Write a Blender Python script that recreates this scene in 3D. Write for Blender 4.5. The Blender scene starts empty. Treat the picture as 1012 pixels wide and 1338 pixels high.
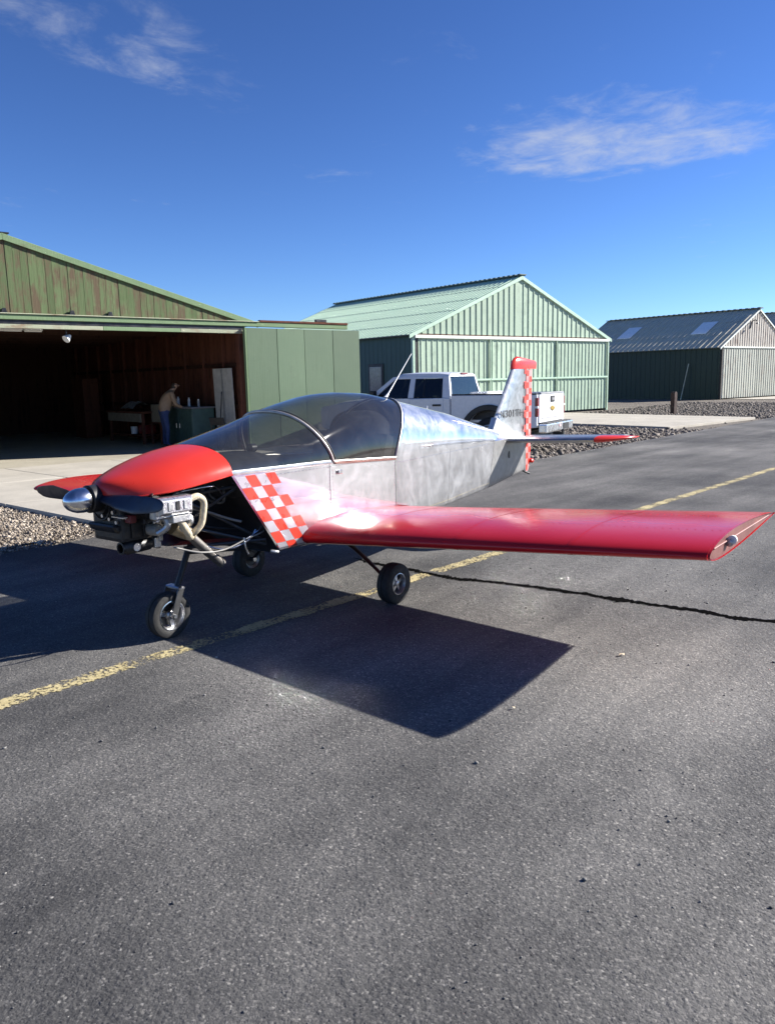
import bpy, bmesh, math, random
import numpy as np
from mathutils import Vector, Matrix, noise as mnoise
R = math.radians
random.seed(7)
scene = bpy.context.scene
C = scene.collection

# ------------------------------------------------------------------ camera
cam_d = bpy.data.cameras.new('camera'); cam = bpy.data.objects.new('camera', cam_d); C.objects.link(cam)
PITCH, ROLL, FOC = 9.604, 1.245, 1024.0
cam_d.sensor_fit = 'VERTICAL'; cam_d.sensor_height = 24.0; cam_d.lens = 24.0 * FOC / 1338.0
cam_d.clip_start = 0.05; cam_d.clip_end = 9000
_F = Vector((0, math.cos(R(PITCH)), -math.sin(R(PITCH)))); _U = Vector((0, math.sin(R(PITCH)), math.cos(R(PITCH)))); _R = Vector((1, 0, 0))
_r = R(ROLL); _R2 = math.cos(_r) * _R - math.sin(_r) * _U; _U2 = math.sin(_r) * _R + math.cos(_r) * _U
cam.matrix_world = Matrix(((_R2.x, _U2.x, -_F.x, 0), (_R2.y, _U2.y, -_F.y, 0), (_R2.z, _U2.z, -_F.z, 1.7), (0, 0, 0, 1)))
scene.camera = cam

# ------------------------------------------------------------------ sky, sun, exposure
SUN_AZ, SUN_EL = 75.0, 27.6
world = bpy.data.worlds.new('World'); scene.world = world; world.use_nodes = True
def build_sky():
    nt = world.node_tree; N = nt.nodes; L = nt.links; N.clear()
    def nd(t, **k):
        n = N.new(t)
        for a, b in k.items(): setattr(n, a, b)
        return n
    sky = nd('ShaderNodeTexSky', sky_type='NISHITA', sun_disc=False)
    sky.sun_elevation = R(SUN_EL); sky.sun_rotation = R(SUN_AZ)
    sky.altitude = 1500; sky.air_density = 1.0; sky.dust_density = 0.0; sky.ozone_density = 3.0
    tc = nd('ShaderNodeTexCoord'); sep = nd('ShaderNodeSeparateXYZ'); L.new(tc.outputs['Generated'], sep.inputs[0])
    def m(op, a, b=None):
        n = nd('ShaderNodeMath', operation=op)
        for i, v in enumerate((a, b)):
            if v is None: continue
            if isinstance(v, (int, float)): n.inputs[i].default_value = v
            else: L.new(v, n.inputs[i])
        return n.outputs[0]
    zc = m('MAXIMUM', sep.outputs[2], 0.06)
    px = m('DIVIDE', sep.outputs[0], zc); py = m('DIVIDE', sep.outputs[1], zc)
    cb = nd('ShaderNodeCombineXYZ'); L.new(px, cb.inputs[0]); L.new(py, cb.inputs[1])
    mp = nd('ShaderNodeMapping'); mp.inputs['Rotation'].default_value = (0, 0, R(-20)); mp.inputs['Scale'].default_value = (1.3, 1.0, 1)
    L.new(cb.outputs[0], mp.inputs[0])
    n1 = nd('ShaderNodeTexNoise'); n1.inputs['Scale'].default_value = 3.2; n1.inputs['Detail'].default_value = 9; n1.inputs['Roughness'].default_value = .64; n1.inputs['Distortion'].default_value = .35
    L.new(mp.outputs[0], n1.inputs['Vector'])
    n2 = nd('ShaderNodeTexNoise'); n2.inputs['Scale'].default_value = .55; n2.inputs['Detail'].default_value = 2
    L.new(cb.outputs[0], n2.inputs['Vector'])
    # drifting wisps: places on the cloud layer where moisture gathers (plane coordinates x/z, y/z)
    tot = None
    for (ax, ay, rad, w) in CLOUDS:
        dx = m('SUBTRACT', px, ax); dy = m('SUBTRACT', py, ay)
        d = m('SQRT', m('ADD', m('MULTIPLY', dx, dx), m('MULTIPLY', dy, dy)))
        g = m('MULTIPLY', m('MAXIMUM', m('SUBTRACT', 1.0, m('DIVIDE', d, rad)), 0.0), w)
        tot = g if tot is None else m('ADD', tot, g)
    base = m('MULTIPLY', m('SUBTRACT', n2.outputs['Fac'], 0.55), 0.5)
    dens = m('ADD', m('SUBTRACT', n1.outputs['Fac'], 0.60), m('ADD', m('MINIMUM', tot, 0.42), base))
    cr = nd('ShaderNodeMapRange'); cr.inputs['From Min'].default_value = 0.0; cr.inputs['From Max'].default_value = .56; cr.inputs['To Max'].default_value = .66; cr.interpolation_type = 'SMOOTHSTEP'
    L.new(dens, cr.inputs['Value'])
    # thin the clouds out towards the horizon where the plane mapping stretches
    fade = nd('ShaderNodeMapRange'); fade.inputs['From Min'].default_value = .05; fade.inputs['From Max'].default_value = .16; L.new(sep.outputs[2], fade.inputs['Value'])
    fac = m('MULTIPLY', cr.outputs[0], fade.outputs[0])
    tint = nd('ShaderNodeMix', data_type='RGBA', blend_type='MULTIPLY'); tint.inputs['Factor'].default_value = 1.0
    gm = nd('ShaderNodeGamma'); gm.inputs['Gamma'].default_value = 1.3; L.new(sky.outputs[0], gm.inputs['Color']); L.new(gm.outputs[0], tint.inputs['A']); tint.inputs['B'].default_value = (.50, .60, .80, 1)
    mix = nd('ShaderNodeMix', data_type='RGBA')
    L.new(fac, mix.inputs['Factor']); L.new(tint.outputs['Result'], mix.inputs['A']); mix.inputs['B'].default_value = (5.6, 5.9, 6.5, 1)
    bg = nd('ShaderNodeBackground'); bg.inputs['Strength'].default_value = SKY_STRENGTH
    L.new(mix.outputs['Result'], bg.inputs['Color'])
    out = nd('ShaderNodeOutputWorld'); L.new(bg.outputs[0], out.inputs[0])
SKY_STRENGTH = 0.05
CLOUDS = [(1.00, 3.55, .85, .52), (.85, 3.95, .60, .34), (1.50, 3.75, .45, .28), (-.86, 2.36, .42, .32), (-.68, 2.72, .36, .32), (-.52, 3.05, .28, .20), (-.17, 4.05, .32, .18),
          (2.6, -.8, .8, .25), (-2.2, -1.4, .9, .25), (.6, -2.4, .7, .22), (-4.2, 1.2, .8, .2), (4.5, 2.2, .9, .2)]
build_sky()
sun_d = bpy.data.lights.new('sun', 'SUN'); sun_d.energy = 5.0; sun_d.angle = R(0.53); sun_d.color = (1.0, .95, .88)
sun = bpy.data.objects.new('sun', sun_d); C.objects.link(sun); sun.location = (30, 10, 20)
_s = Vector((math.sin(R(SUN_AZ)) * math.cos(R(SUN_EL)), math.cos(R(SUN_AZ)) * math.cos(R(SUN_EL)), math.sin(R(SUN_EL))))
sun.rotation_euler = (-_s).to_track_quat('-Z', 'Y').to_euler()
vs = scene.view_settings; vs.view_transform = 'Standard'; vs.look = 'None'; vs.gamma = 1.0; vs.use_curve_mapping = False
vs.exposure = 1.25
scene.cycles.max_bounces = 10; scene.cycles.transparent_max_bounces = 16; scene.cycles.use_denoising = True; scene.cycles.blur_glossy = 0.1; scene.cycles.sample_clamp_indirect = 0.0; scene.cycles.caustics_reflective = True

# ------------------------------------------------------------------ materials
def newmat(name):
    m = bpy.data.materials.new(name); m.use_nodes = True; nt = m.node_tree
    b = nt.nodes.get('Principled BSDF'); return m, nt, b
def N(nt, t, ins=None, **k):
    n = nt.nodes.new(t)
    for a, b in k.items(): setattr(n, a, b)
    for a, b in (ins or {}).items():
        if isinstance(b, bpy.types.NodeSocket): nt.links.new(b, n.inputs[a])
        else: n.inputs[a].default_value = b
    return n
def col(c): return (c[0], c[1], c[2], 1)
def coords(nt, kind='Object', scale=(1, 1, 1), rot=(0, 0, 0)):
    tc = N(nt, 'ShaderNodeTexCoord'); mp = N(nt, 'ShaderNodeMapping', {'Vector': tc.outputs[kind], 'Scale': scale, 'Rotation': rot}); return mp.outputs[0]
def ramp(nt, fac, stops):
    n = N(nt, 'ShaderNodeValToRGB', {'Fac': fac}); e = n.color_ramp.elements
    e[0].position = stops[0][0]; e[0].color = col(stops[0][1]) if not isinstance(stops[0][1], float) else (stops[0][1],) * 3 + (1,)
    e[1].position = stops[-1][0]; e[1].color = col(stops[-1][1]) if not isinstance(stops[-1][1], float) else (stops[-1][1],) * 3 + (1,)
    for p, c in stops[1:-1]:
        x = e.new(p); x.color = col(c) if not isinstance(c, float) else (c, c, c, 1)
    return n.outputs['Color']
def noise(nt, vec, scale, detail=4, rough=.55, dist=0):
    return N(nt, 'ShaderNodeTexNoise', {'Vector': vec, 'Scale': scale, 'Detail': detail, 'Roughness': rough, 'Distortion': dist}).outputs['Fac']
def mixc(nt, fac, a, b, blend='MIX'):
    n = N(nt, 'ShaderNodeMix', data_type='RGBA', blend_type=blend)
    for key, v in (('Factor', fac), ('A', a), ('B', b)):
        if isinstance(v, bpy.types.NodeSocket): nt.links.new(v, n.inputs[key])
        elif key == 'Factor': n.inputs[key].default_value = v
        else: n.inputs[key].default_value = col(v)
    return n.outputs['Result']
def math_(nt, op, a, b=0.0):
    n = N(nt, 'ShaderNodeMath', operation=op)
    for i, v in enumerate((a, b)):
        if isinstance(v, bpy.types.NodeSocket): nt.links.new(v, n.inputs[i])
        else: n.inputs[i].default_value = v
    return n.outputs[0]
def bump(nt, b, h, dist=.01, strength=1.0, prev=None):
    n = N(nt, 'ShaderNodeBump', {'Height': h, 'Distance': dist, 'Strength': strength})
    if prev is not None: nt.links.new(prev, n.inputs['Normal'])
    if b is not None: nt.links.new(n.outputs[0], b.inputs['Normal'])
    return n.outputs[0]
def setc(nt, sock, v):
    if isinstance(v, bpy.types.NodeSocket): nt.links.new(v, sock)
    else: sock.default_value = v
_M = {}
def simple(name, c, rough=.5, metal=0.0, var=.18, vscale=6, coat=0.0, bmp=0.0, bscale=40, rvar=.12):
    if name in _M: return _M[name]
    m, nt, b = newmat(name); v = coords(nt)
    f = noise(nt, v, vscale, 5)
    d = tuple(max(0, x * (1 - var)) for x in c); l = tuple(min(1, x * (1 + var)) for x in c)
    setc(nt, b.inputs['Base Color'], ramp(nt, f, [(.3, d), (.7, l)]))
    setc(nt, b.inputs['Roughness'], ramp(nt, noise(nt, v, vscale * 2.3, 4), [(.3, max(.02, rough - rvar)), (.7, min(1., rough + rvar))]))
    b.inputs['Metallic'].default_value = metal; b.inputs['Coat Weight'].default_value = coat; b.inputs['Coat Roughness'].default_value = .08
    if bmp: bump(nt, b, noise(nt, v, bscale, 4), bmp)
    _M[name] = m; return m
ASPH_OFF = 23.3
def mat_asphalt():
    m, nt, b = newmat('asphalt'); v = coords(nt)
    ag = N(nt, 'ShaderNodeTexVoronoi', {'Vector': v, 'Scale': 130.0, 'Randomness': 1.0}); agc = ag.outputs['Color']; agd = ag.outputs['Distance']
    ag2 = N(nt, 'ShaderNodeTexVoronoi', {'Vector': v, 'Scale': 62.0}); 
    sepc = N(nt, 'ShaderNodeSeparateColor', {'Color': agc}); sep2 = N(nt, 'ShaderNodeSeparateColor', {'Color': ag2.outputs['Color']})
    stone = ramp(nt, sepc.outputs[0], [(0, (.076, .077, .077)), (.55, (.098, .098, .097)), (.86, (.122, .121, .118)), (.97, (.17, .167, .16)), (1, (.24, .235, .22))])
    big = noise(nt, N(nt, 'ShaderNodeMapping', {'Vector': coords(nt), 'Location': (ASPH_OFF, ASPH_OFF * .7, 0), 'Scale': (.8, .8, .8)}).outputs[0], .38, 5, .6)
    tcs = N(nt, 'ShaderNodeTexCoord'); mps = N(nt, 'ShaderNodeMapping', {'Vector': tcs.outputs['Object'], 'Rotation': (0, 0, R(48)), 'Scale': (3.2, .55, 1)}, vector_type='TEXTURE'); stre = noise(nt, mps.outputs[0], 1.0, 5, .6)
    c1 = mixc(nt, 1.0, stone, ramp(nt, big, [(.34, (.66, .66, .67)), (.66, (1.66, 1.63, 1.58))]), 'MULTIPLY')
    c2 = mixc(nt, 1.0, c1, ramp(nt, stre, [(.32, (.76, .76, .77)), (.68, (1.34, 1.32, 1.30))]), 'MULTIPLY')
    # worn pale scuffs where the binder has gone
    wm = math_(nt, 'MULTIPLY', ramp(nt, noise(nt, v, 1.6, 8, .7), [(.56, 0.0), (.74, 1.0)]), ramp(nt, noise(nt, v, 34, 4, .6), [(.42, 0.0), (.62, 1.0)]))
    c3 = mixc(nt, math_(nt, 'MULTIPLY', wm, .55), c2, (.17, .165, .155))
    # pale exposed chips, sparse and of mixed size
    ch = N(nt, 'ShaderNodeTexVoronoi', {'Vector': v, 'Scale': 38.0}); chs = N(nt, 'ShaderNodeSeparateColor', {'Color': ch.outputs['Color']})
    chm = math_(nt, 'MULTIPLY', ramp(nt, chs.outputs[0], [(.90, 0.0), (.93, 1.0)]), ramp(nt, math_(nt, 'ADD', ch.outputs['Distance'], math_(nt, 'MULTIPLY', noise(nt, v, 150, 2), .25)), [(.22, 1.0), (.40, 0.0)]))
    c4 = mixc(nt, math_(nt, 'MULTIPLY', chm, ramp(nt, noise(nt, v, 1.3, 4), [(.42, .12), (.60, 1.0)])), c3, (.36, .345, .32))
    pit = math_(nt, 'MULTIPLY', ramp(nt, chs.outputs[1], [(.86, 0.0), (.90, 1.0)]), ramp(nt, ch.outputs['Distance'], [(.15, 1.0), (.38, 0.0)]))
    c5 = mixc(nt, math_(nt, 'MULTIPLY', pit, .55), c4, (.030, .030, .032))
    setc(nt, b.inputs['Base Color'], c5)
    setc(nt, b.inputs['Roughness'], ramp(nt, sepc.outputs[1], [(0, .6), (1, .95)]))
    b.inputs['Specular IOR Level'].default_value = .10
    h = math_(nt, 'ADD', math_(nt, 'MULTIPLY', math_(nt, 'SUBTRACT', 1.0, agd), sepc.outputs[2]), math_(nt, 'MULTIPLY', ramp(nt, ag2.outputs['Distance'], [(0, 1.0), (.7, 0.0)]), math_(nt, 'MULTIPLY', sep2.outputs[0], 1.4)))
    n0 = bump(nt, None, h, .0017, 1.0)
    n1_ = bump(nt, None, noise(nt, v, 55, 3, .6), .0024, .8, n0)
    bump(nt, b, noise(nt, v, 9, 6, .7), .018, .6, n1_)
    return m
def mat_concrete(name='concrete', c=(.42, .39, .33)):
    m, nt, b = newmat(name); v = coords(nt)
    a = noise(nt, v, .9, 7, .62); g = noise(nt, v, 90, 3)
    c0 = ramp(nt, a, [(.25, tuple(x * .74 for x in c)), (.55, c), (.8, tuple(x * 1.16 for x in c))])
    c1 = mixc(nt, 1.0, c0, ramp(nt, g, [(.3, (.88, .88, .88)), (.7, (1.1, 1.1, 1.1))]), 'MULTIPLY')
    st = ramp(nt, noise(nt, v, 3.2, 8, .7), [(.60, 0.0), (.74, .5)])
    setc(nt, b.inputs['Base Color'], mixc(nt, st, c1, tuple(x * .5 for x in c)))
    b.inputs['Roughness'].default_value = .9
    bump(nt, b, noise(nt, v, 60, 5), .004)
    return m
def mat_dirt(name, c1, c2, c3, scale=30):
    m, nt, b = newmat(name); v = coords(nt)
    vo = N(nt, 'ShaderNodeTexVoronoi', {'Vector': v, 'Scale': float(scale)}); s = N(nt, 'ShaderNodeSeparateColor', {'Color': vo.outputs['Color']})
    a = noise(nt, v, .35, 6, .6)
    cc = mixc(nt, 1.0, ramp(nt, s.outputs[0], [(0, c1), (.6, c2), (1, c3)]), ramp(nt, a, [(.3, (.8, .8, .8)), (.7, (1.2, 1.2, 1.2))]), 'MULTIPLY')
    setc(nt, b.inputs['Base Color'], cc); b.inputs['Roughness'].default_value = .95
    bump(nt, b, math_(nt, 'ADD', vo.outputs['Distance'], noise(nt, v, 8, 4)), .03)
    return m
def mat_stone(name, stops):
    m, nt, b = newmat(name); 
    at = N(nt, 'ShaderNodeAttribute', attribute_name='tone'); v = coords(nt)
    f = math_(nt, 'ADD', at.outputs['Fac'], math_(nt, 'MULTIPLY', math_(nt, 'SUBTRACT', noise(nt, v, 40, 3), .5), .35))
    setc(nt, b.inputs['Base Color'], ramp(nt, f, stops)); b.inputs['Roughness'].default_value = .85
    return m
def mat_alu(name='brushed_aluminium', rough=.20, tone=(.47, .48, .50), wav=.0026, haze=.12, metal=.84):
    m, nt, b = newmat(name); v = coords(nt)
    sw = noise(nt, v, 3.4, 7, .66, 2.6); sw2 = noise(nt, v, 11.0, 6, .65, 2.0); fine = noise(nt, coords(nt, scale=(3, 3, 14)), 38, 4)
    f = math_(nt, 'ADD', math_(nt, 'MULTIPLY', sw, .7), math_(nt, 'MULTIPLY', sw2, .3))
    setc(nt, b.inputs['Base Color'], mixc(nt, ramp(nt, f, [(.34, 0.0), (.66, 1.0)]), tuple(x * .74 for x in tone), tuple(min(1, x * 1.24) for x in tone)))
    b.inputs['Metallic'].default_value = metal
    setc(nt, b.inputs['Roughness'], ramp(nt, f, [(.32, max(.05, rough - .04)), (.5, rough), (.68, rough + haze)]))
    n0 = bump(nt, None, noise(nt, v, 3.2, 2, .5), wav * 6, .55)
    bump(nt, b, fine, .0005, .4, n0)
    return m
def mat_skin_alu():
    """hand polished sheet: a clear mirror lobe with hazy buffing swirls over it"""
    m, nt, b = newmat('hand_polished_sheet'); nt.nodes.remove(b); out = nt.nodes['Material Output']; v = coords(nt)
    sw = noise(nt, v, 2.4, 5, .56, 2.6); sw2 = noise(nt, v, 6.5, 4, .52, 2.6)
    f = math_(nt, 'ADD', math_(nt, 'MULTIPLY', sw, .65), math_(nt, 'MULTIPLY', sw2, .35))
    wv = N(nt, 'ShaderNodeBump', {'Height': noise(nt, v, 2.0, 2, .4), 'Distance': .0030, 'Strength': .5})
    wv2 = N(nt, 'ShaderNodeBump', {'Height': noise(nt, coords(nt, scale=(1, 1, .30)), 4.2, 1, .3, .3), 'Distance': .0018, 'Strength': .8, 'Normal': wv.outputs[0]})
    tone = mixc(nt, ramp(nt, f, [(.34, 0.0), (.66, 1.0)]), (.66, .67, .69), (.80, .81, .83))
    g1 = N(nt, 'ShaderNodeBsdfGlossy', {'Color': tone, 'Roughness': .045, 'Normal': wv2.outputs[0]}); g2 = N(nt, 'ShaderNodeBsdfGlossy', {'Color': tone, 'Roughness': .27, 'Normal': wv.outputs[0]})
    df = N(nt, 'ShaderNodeBsdfDiffuse', {'Color': (.56, .57, .59, 1)})
    m1 = N(nt, 'ShaderNodeMixShader', {0: ramp(nt, f, [(.38, .14), (.62, .44)]), 1: g1.outputs[0], 2: g2.outputs[0]}); m2 = N(nt, 'ShaderNodeMixShader', {0: ramp(nt, f, [(.36, .08), (.50, .15), (.66, .30)]), 1: m1.outputs[0], 2: df.outputs[0]})
    nt.links.new(m2.outputs[0], out.inputs[0]); return m
def mat_redpaint(name='red_paint', c=(.44, .008, .012), rough=.19, fade=(.52, .018, .022), coat=.0):
    m, nt, b = newmat(name); v = coords(nt)
    f = noise(nt, v, 1.3, 4, .5)
    setc(nt, b.inputs['Base Color'], ramp(nt, f, [(.32, c), (.7, fade)]))
    setc(nt, b.inputs['Roughness'], ramp(nt, noise(nt, v, 3, 5, .6), [(.3, max(.05, rough - .05)), (.7, rough + .07)]))
    b.inputs['Coat Weight'].default_value = coat; b.inputs['Coat Roughness'].default_value = .15; b.inputs['Specular IOR Level'].default_value = .32
    bump(nt, b, noise(nt, v, 2.2, 2), .006, .4)
    return m
def mat_weathered(name, paint, worn, under, amount=.5, axis_scale=(7, 7, .5), bands=None, rough=.75, metal=0.0, bscale=(60, 60, 2.2), bd=.006):
    """vertical boards or sheets with paint worn off in long streaks; per-object variation from Object Info"""
    m, nt, b = newmat(name)
    oi = N(nt, 'ShaderNodeObjectInfo'); tc = N(nt, 'ShaderNodeTexCoord')
    off = N(nt, 'ShaderNodeVectorMath', {0: tc.outputs['Object'], 1: (0, 0, 0)}, operation='ADD')
    sc = N(nt, 'ShaderNodeVectorMath', operation='SCALE'); nt.links.new(oi.outputs['Location'], sc.inputs[0]); sc.inputs['Scale'].default_value = 3.7
    nt.links.new(sc.outputs[0], off.inputs[1])
    def mp(s): return N(nt, 'ShaderNodeMapping', {'Vector': off.outputs[0], 'Scale': s}).outputs[0]
    streak = noise(nt, mp(axis_scale), 1.0, 8, .68); blot = noise(nt, mp((1, 1, 1)), 1.7, 7, .68)
    f = math_(nt, 'ADD', math_(nt, 'MULTIPLY', streak, .55), math_(nt, 'MULTIPLY', blot, .45))
    lo = .5 + (0.5 - amount) * .28
    w = ramp(nt, f, [(lo, 0.0), (lo + .10, 1.0)])
    base = mixc(nt, ramp(nt, blot, [(.3, 0.0), (.7, 1.0)]), paint, worn)
    tn = mixc(nt, 1.0, base, ramp(nt, oi.outputs['Random'], [(0, (.82, .82, .82)), (1, (1.14, 1.14, 1.14))]), 'MULTIPLY')
    setc(nt, b.inputs['Base Color'], mixc(nt, w, tn, under))
    b.inputs['Roughness'].default_value = rough; b.inputs['Metallic'].default_value = metal; b.inputs['Specular IOR Level'].default_value = .12 if rough > .7 else .4
    bump(nt, b, noise(nt, mp(bscale), 1.0, 5, .6), bd)
    return m
def mat_glass(name, tint, haze=.05, hazec=(.5, .5, .5), rough=.02, ior=1.5, scr=6.0):
    m, nt, b = newmat(name); nt.nodes.remove(b); out = nt.nodes['Material Output']; v = coords(nt)
    geo = N(nt, 'ShaderNodeNewGeometry'); io = N(nt, 'ShaderNodeMix', {'Factor': geo.outputs['Backfacing'], 'A': ior, 'B': 1.0 / ior}, data_type='FLOAT'); fr = N(nt, 'ShaderNodeFresnel', {'IOR': io.outputs[0]})
    tr = N(nt, 'ShaderNodeBsdfTransparent', {'Color': col(tint)})
    gl = N(nt, 'ShaderNodeBsdfGlossy', {'Color': (1, 1, 1, 1), 'Roughness': rough})
    df = N(nt, 'ShaderNodeBsdfDiffuse', {'Color': col(hazec)})
    hz = ramp(nt, noise(nt, v, scr, 9, .7, .8), [(.38, haze * .7), (.72, min(1., haze * 1.4))])
    m1 = N(nt, 'ShaderNodeMixShader'); nt.links.new(hz, m1.inputs[0]); nt.links.new(tr.outputs[0], m1.inputs[1]); nt.links.new(df.outputs[0], m1.inputs[2])
    m2 = N(nt, 'ShaderNodeMixShader'); nt.links.new(fr.outputs[0], m2.inputs[0]); nt.links.new(m1.outputs[0], m2.inputs[1]); nt.links.new(gl.outputs[0], m2.inputs[2])
    nt.links.new(m2.outputs[0], out.inputs[0]); return m
def mat_yellow():
    m, nt, b = newmat('worn_yellow_paint'); out = nt.nodes['Material Output']; v = coords(nt)
    setc(nt, b.inputs['Base Color'], ramp(nt, noise(nt, v, 9, 5), [(.3, (.40, .33, .16)), (.7, (.54, .46, .25))])); b.inputs['Roughness'].default_value = .8
    bump(nt, b, noise(nt, v, 120, 3), .003)
    at = N(nt, 'ShaderNodeAttribute', attribute_name='edge')
    ch = math_(nt, 'ADD', noise(nt, v, 42, 6, .7), math_(nt, 'MULTIPLY', noise(nt, v, 3.1, 3), .55))
    f = ramp(nt, math_(nt, 'SUBTRACT', ch, math_(nt, 'MULTIPLY', at.outputs['Fac'], .22)), [(.69, 0.0), (.76, 1.0)])
    tr = N(nt, 'ShaderNodeBsdfTransparent'); mx = N(nt, 'ShaderNodeMixShader')
    nt.links.new(f, mx.inputs[0]); nt.links.new(tr.outputs[0], mx.inputs[1]); nt.links.new(b.outputs[0], mx.inputs[2]); nt.links.new(mx.outputs[0], out.inputs[0])
    return m

# ------------------------------------------------------------------ mesh helpers
class MB:
    def __init__(s): s.v = []; s.f = []; s.mi = []
    def add(s, verts, faces, mi=0):
        o = len(s.v); s.v += [tuple(p) for p in verts]; s.f += [tuple(i + o for i in f) for f in faces]; s.mi += [mi] * len(faces); return s
    def box(s, c, d, rot=None, mi=0):
        hx, hy, hz = d[0] / 2, d[1] / 2, d[2] / 2
        P = [Vector((x, y, z)) for x in (-hx, hx) for y in (-hy, hy) for z in (-hz, hz)]
        if rot is not None:
            Rm = rot if isinstance(rot, Matrix) else Matrix.Rotation(rot, 3, 'Z'); P = [Rm @ p for p in P]
        P = [p + Vector(c) for p in P]
        return s.add(P, [(0, 1, 3, 2), (4, 6, 7, 5), (0, 4, 5, 1), (2, 3, 7, 6), (0, 2, 6, 4), (1, 5, 7, 3)], mi)
    def b2(s, a, b, mi=0): return s.box([(a[i] + b[i]) / 2 for i in range(3)], [abs(b[i] - a[i]) for i in range(3)], None, mi)
    def rings(s, rings, closed=True, cap=True, mi=0):
        n = len(rings[0]); V = [p for r in rings for p in r]; F = []
        for i in range(len(rings) - 1):
            for j in range(n if closed else n - 1):
                k = (j + 1) % n; F.append((i * n + j, i * n + k, (i + 1) * n + k, (i + 1) * n + j))
        if cap and closed: F.append(tuple(range(n - 1, -1, -1))); F.append(tuple((len(rings) - 1) * n + j for j in range(n)))
        return s.add(V, F, mi)
    def tube(s, path, r, n=8, mi=0, cap=True, flat=1.0):
        path = [Vector(p) for p in path]; rs = r if isinstance(r, (list, tuple)) else [r] * len(path); out = []; up = None
        for i, p in enumerate(path):
            t = (path[min(i + 1, len(path) - 1)] - path[max(i - 1, 0)]).normalized()
            if up is None: up = Vector((0, 0, 1)) if abs(t.z) < .9 else Vector((1, 0, 0))
            a = t.cross(up).normalized(); bb = a.cross(t).normalized(); up = bb
            out.append([p + (a * math.cos(2 * math.pi * k / n) * rs[i] + bb * math.sin(2 * math.pi * k / n) * rs[i] * flat) for k in range(n)])
        return s.rings(out, True, cap, mi)
    def lathe(s, prof, o=(0, 0, 0), axis='X', n=24, mi=0, cap=True):
        o = Vector(o); out = []
        for (h, r) in prof:
            ring = []
            for k in range(n):
                a = 2 * math.pi * k / n; c, d = r * math.cos(a), r * math.sin(a)
                ring.append(o + (Vector((h, c, d)) if axis == 'X' else Vector((c, h, d)) if axis == 'Y' else Vector((c, d, h))))
            out.append(ring)
        return s.rings(out, True, cap, mi)
    def prism(s, poly, y0, y1, axes='xz', mi=0):
        """extrude a 2D outline; axes names the outline's plane"""
        def P(p, h):
            return (p[0], h, p[1]) if axes == 'xz' else (p[0], p[1], h) if axes == 'xy' else (h, p[0], p[1])
        n = len(poly); V = [P(p, y0) for p in poly] + [P(p, y1) for p in poly]
        F = [tuple(range(n)), tuple(range(2 * n - 1, n - 1, -1))] + [(i, i + n, (i + 1) % n + n, (i + 1) % n) for i in range(n)]
        return s.add(V, F, mi)
    def mesh(s, name, mats, smooth=35, bev=0, seg=1, tri=False):
        me = bpy.data.meshes.new(name); me.from_pydata(s.v, [], s.f); 
        for m in (mats if isinstance(mats, (list, tuple)) else [mats]): me.materials.append(m)
        for p, i in zip(me.polygons, s.mi): p.material_index = i
        bm = bmesh.new(); bm.from_mesh(me)
        bmesh.ops.recalc_face_normals(bm, faces=bm.faces)
        if bev: bmesh.ops.bevel(bm, geom=[e for e in bm.edges if len(e.link_faces) == 2 and e.calc_face_angle(0) > .5], offset=bev, segments=seg, profile=.7, affect='EDGES', clamp_overlap=True)
        if tri: bmesh.ops.triangulate(bm, faces=[f for f in bm.faces if len(f.verts) > 4])
        bm.to_mesh(me); bm.free()
        if smooth:
            me.shade_smooth(); me.set_sharp_from_angle(angle=R(smooth))
        me.update(); return me
    def build(s, name, mats, parent=None, smooth=35, bev=0, seg=1, tri=False, loc=None, rot=None):
        return link(name, s.mesh(name, mats, smooth, bev, seg, tri), parent, loc, rot)
def link(name, me, parent=None, loc=None, rot=None):
    o = bpy.data.objects.new(name, me); C.objects.link(o)
    if parent is not None: o.parent = parent
    if loc is not None: o.location = loc
    if rot is not None: o.rotation_euler = rot
    return o
def tag(o, label, cat, group=None, kind=None):
    o['label'] = label; o['category'] = cat
    if group: o['group'] = group
    if kind: o['kind'] = kind
    return o
def struct(o, label=None, cat=None):
    o['kind'] = 'structure'
    if label: o['label'] = label
    if cat: o['category'] = cat
    return o
def empty(name, loc=(0, 0, 0), rz=0):
    o = bpy.data.objects.new(name, None); C.objects.link(o); o.location = loc; o.rotation_euler = (0, 0, rz); o.empty_display_size = .3; return o
def lerp(a, b, t): return a + (b - a) * t
def interp(x, xs, ys):
    return float(np.interp(x, xs, ys))
def smooth_path(pts, n=6):
    P = [Vector(p) for p in pts]; out = []
    for i in range(len(P) - 1):
        p0 = P[max(i - 1, 0)]; p1 = P[i]; p2 = P[i + 1]; p3 = P[min(i + 2, len(P) - 1)]
        for k in range(n):
            t = k / n; out.append(.5 * ((2 * p1) + (p2 - p0) * t + (2 * p0 - 5 * p1 + 4 * p2 - p3) * t * t + (3 * p1 - p0 - 3 * p2 + p3) * t ** 3))
    out.append(P[-1]); return out

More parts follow.
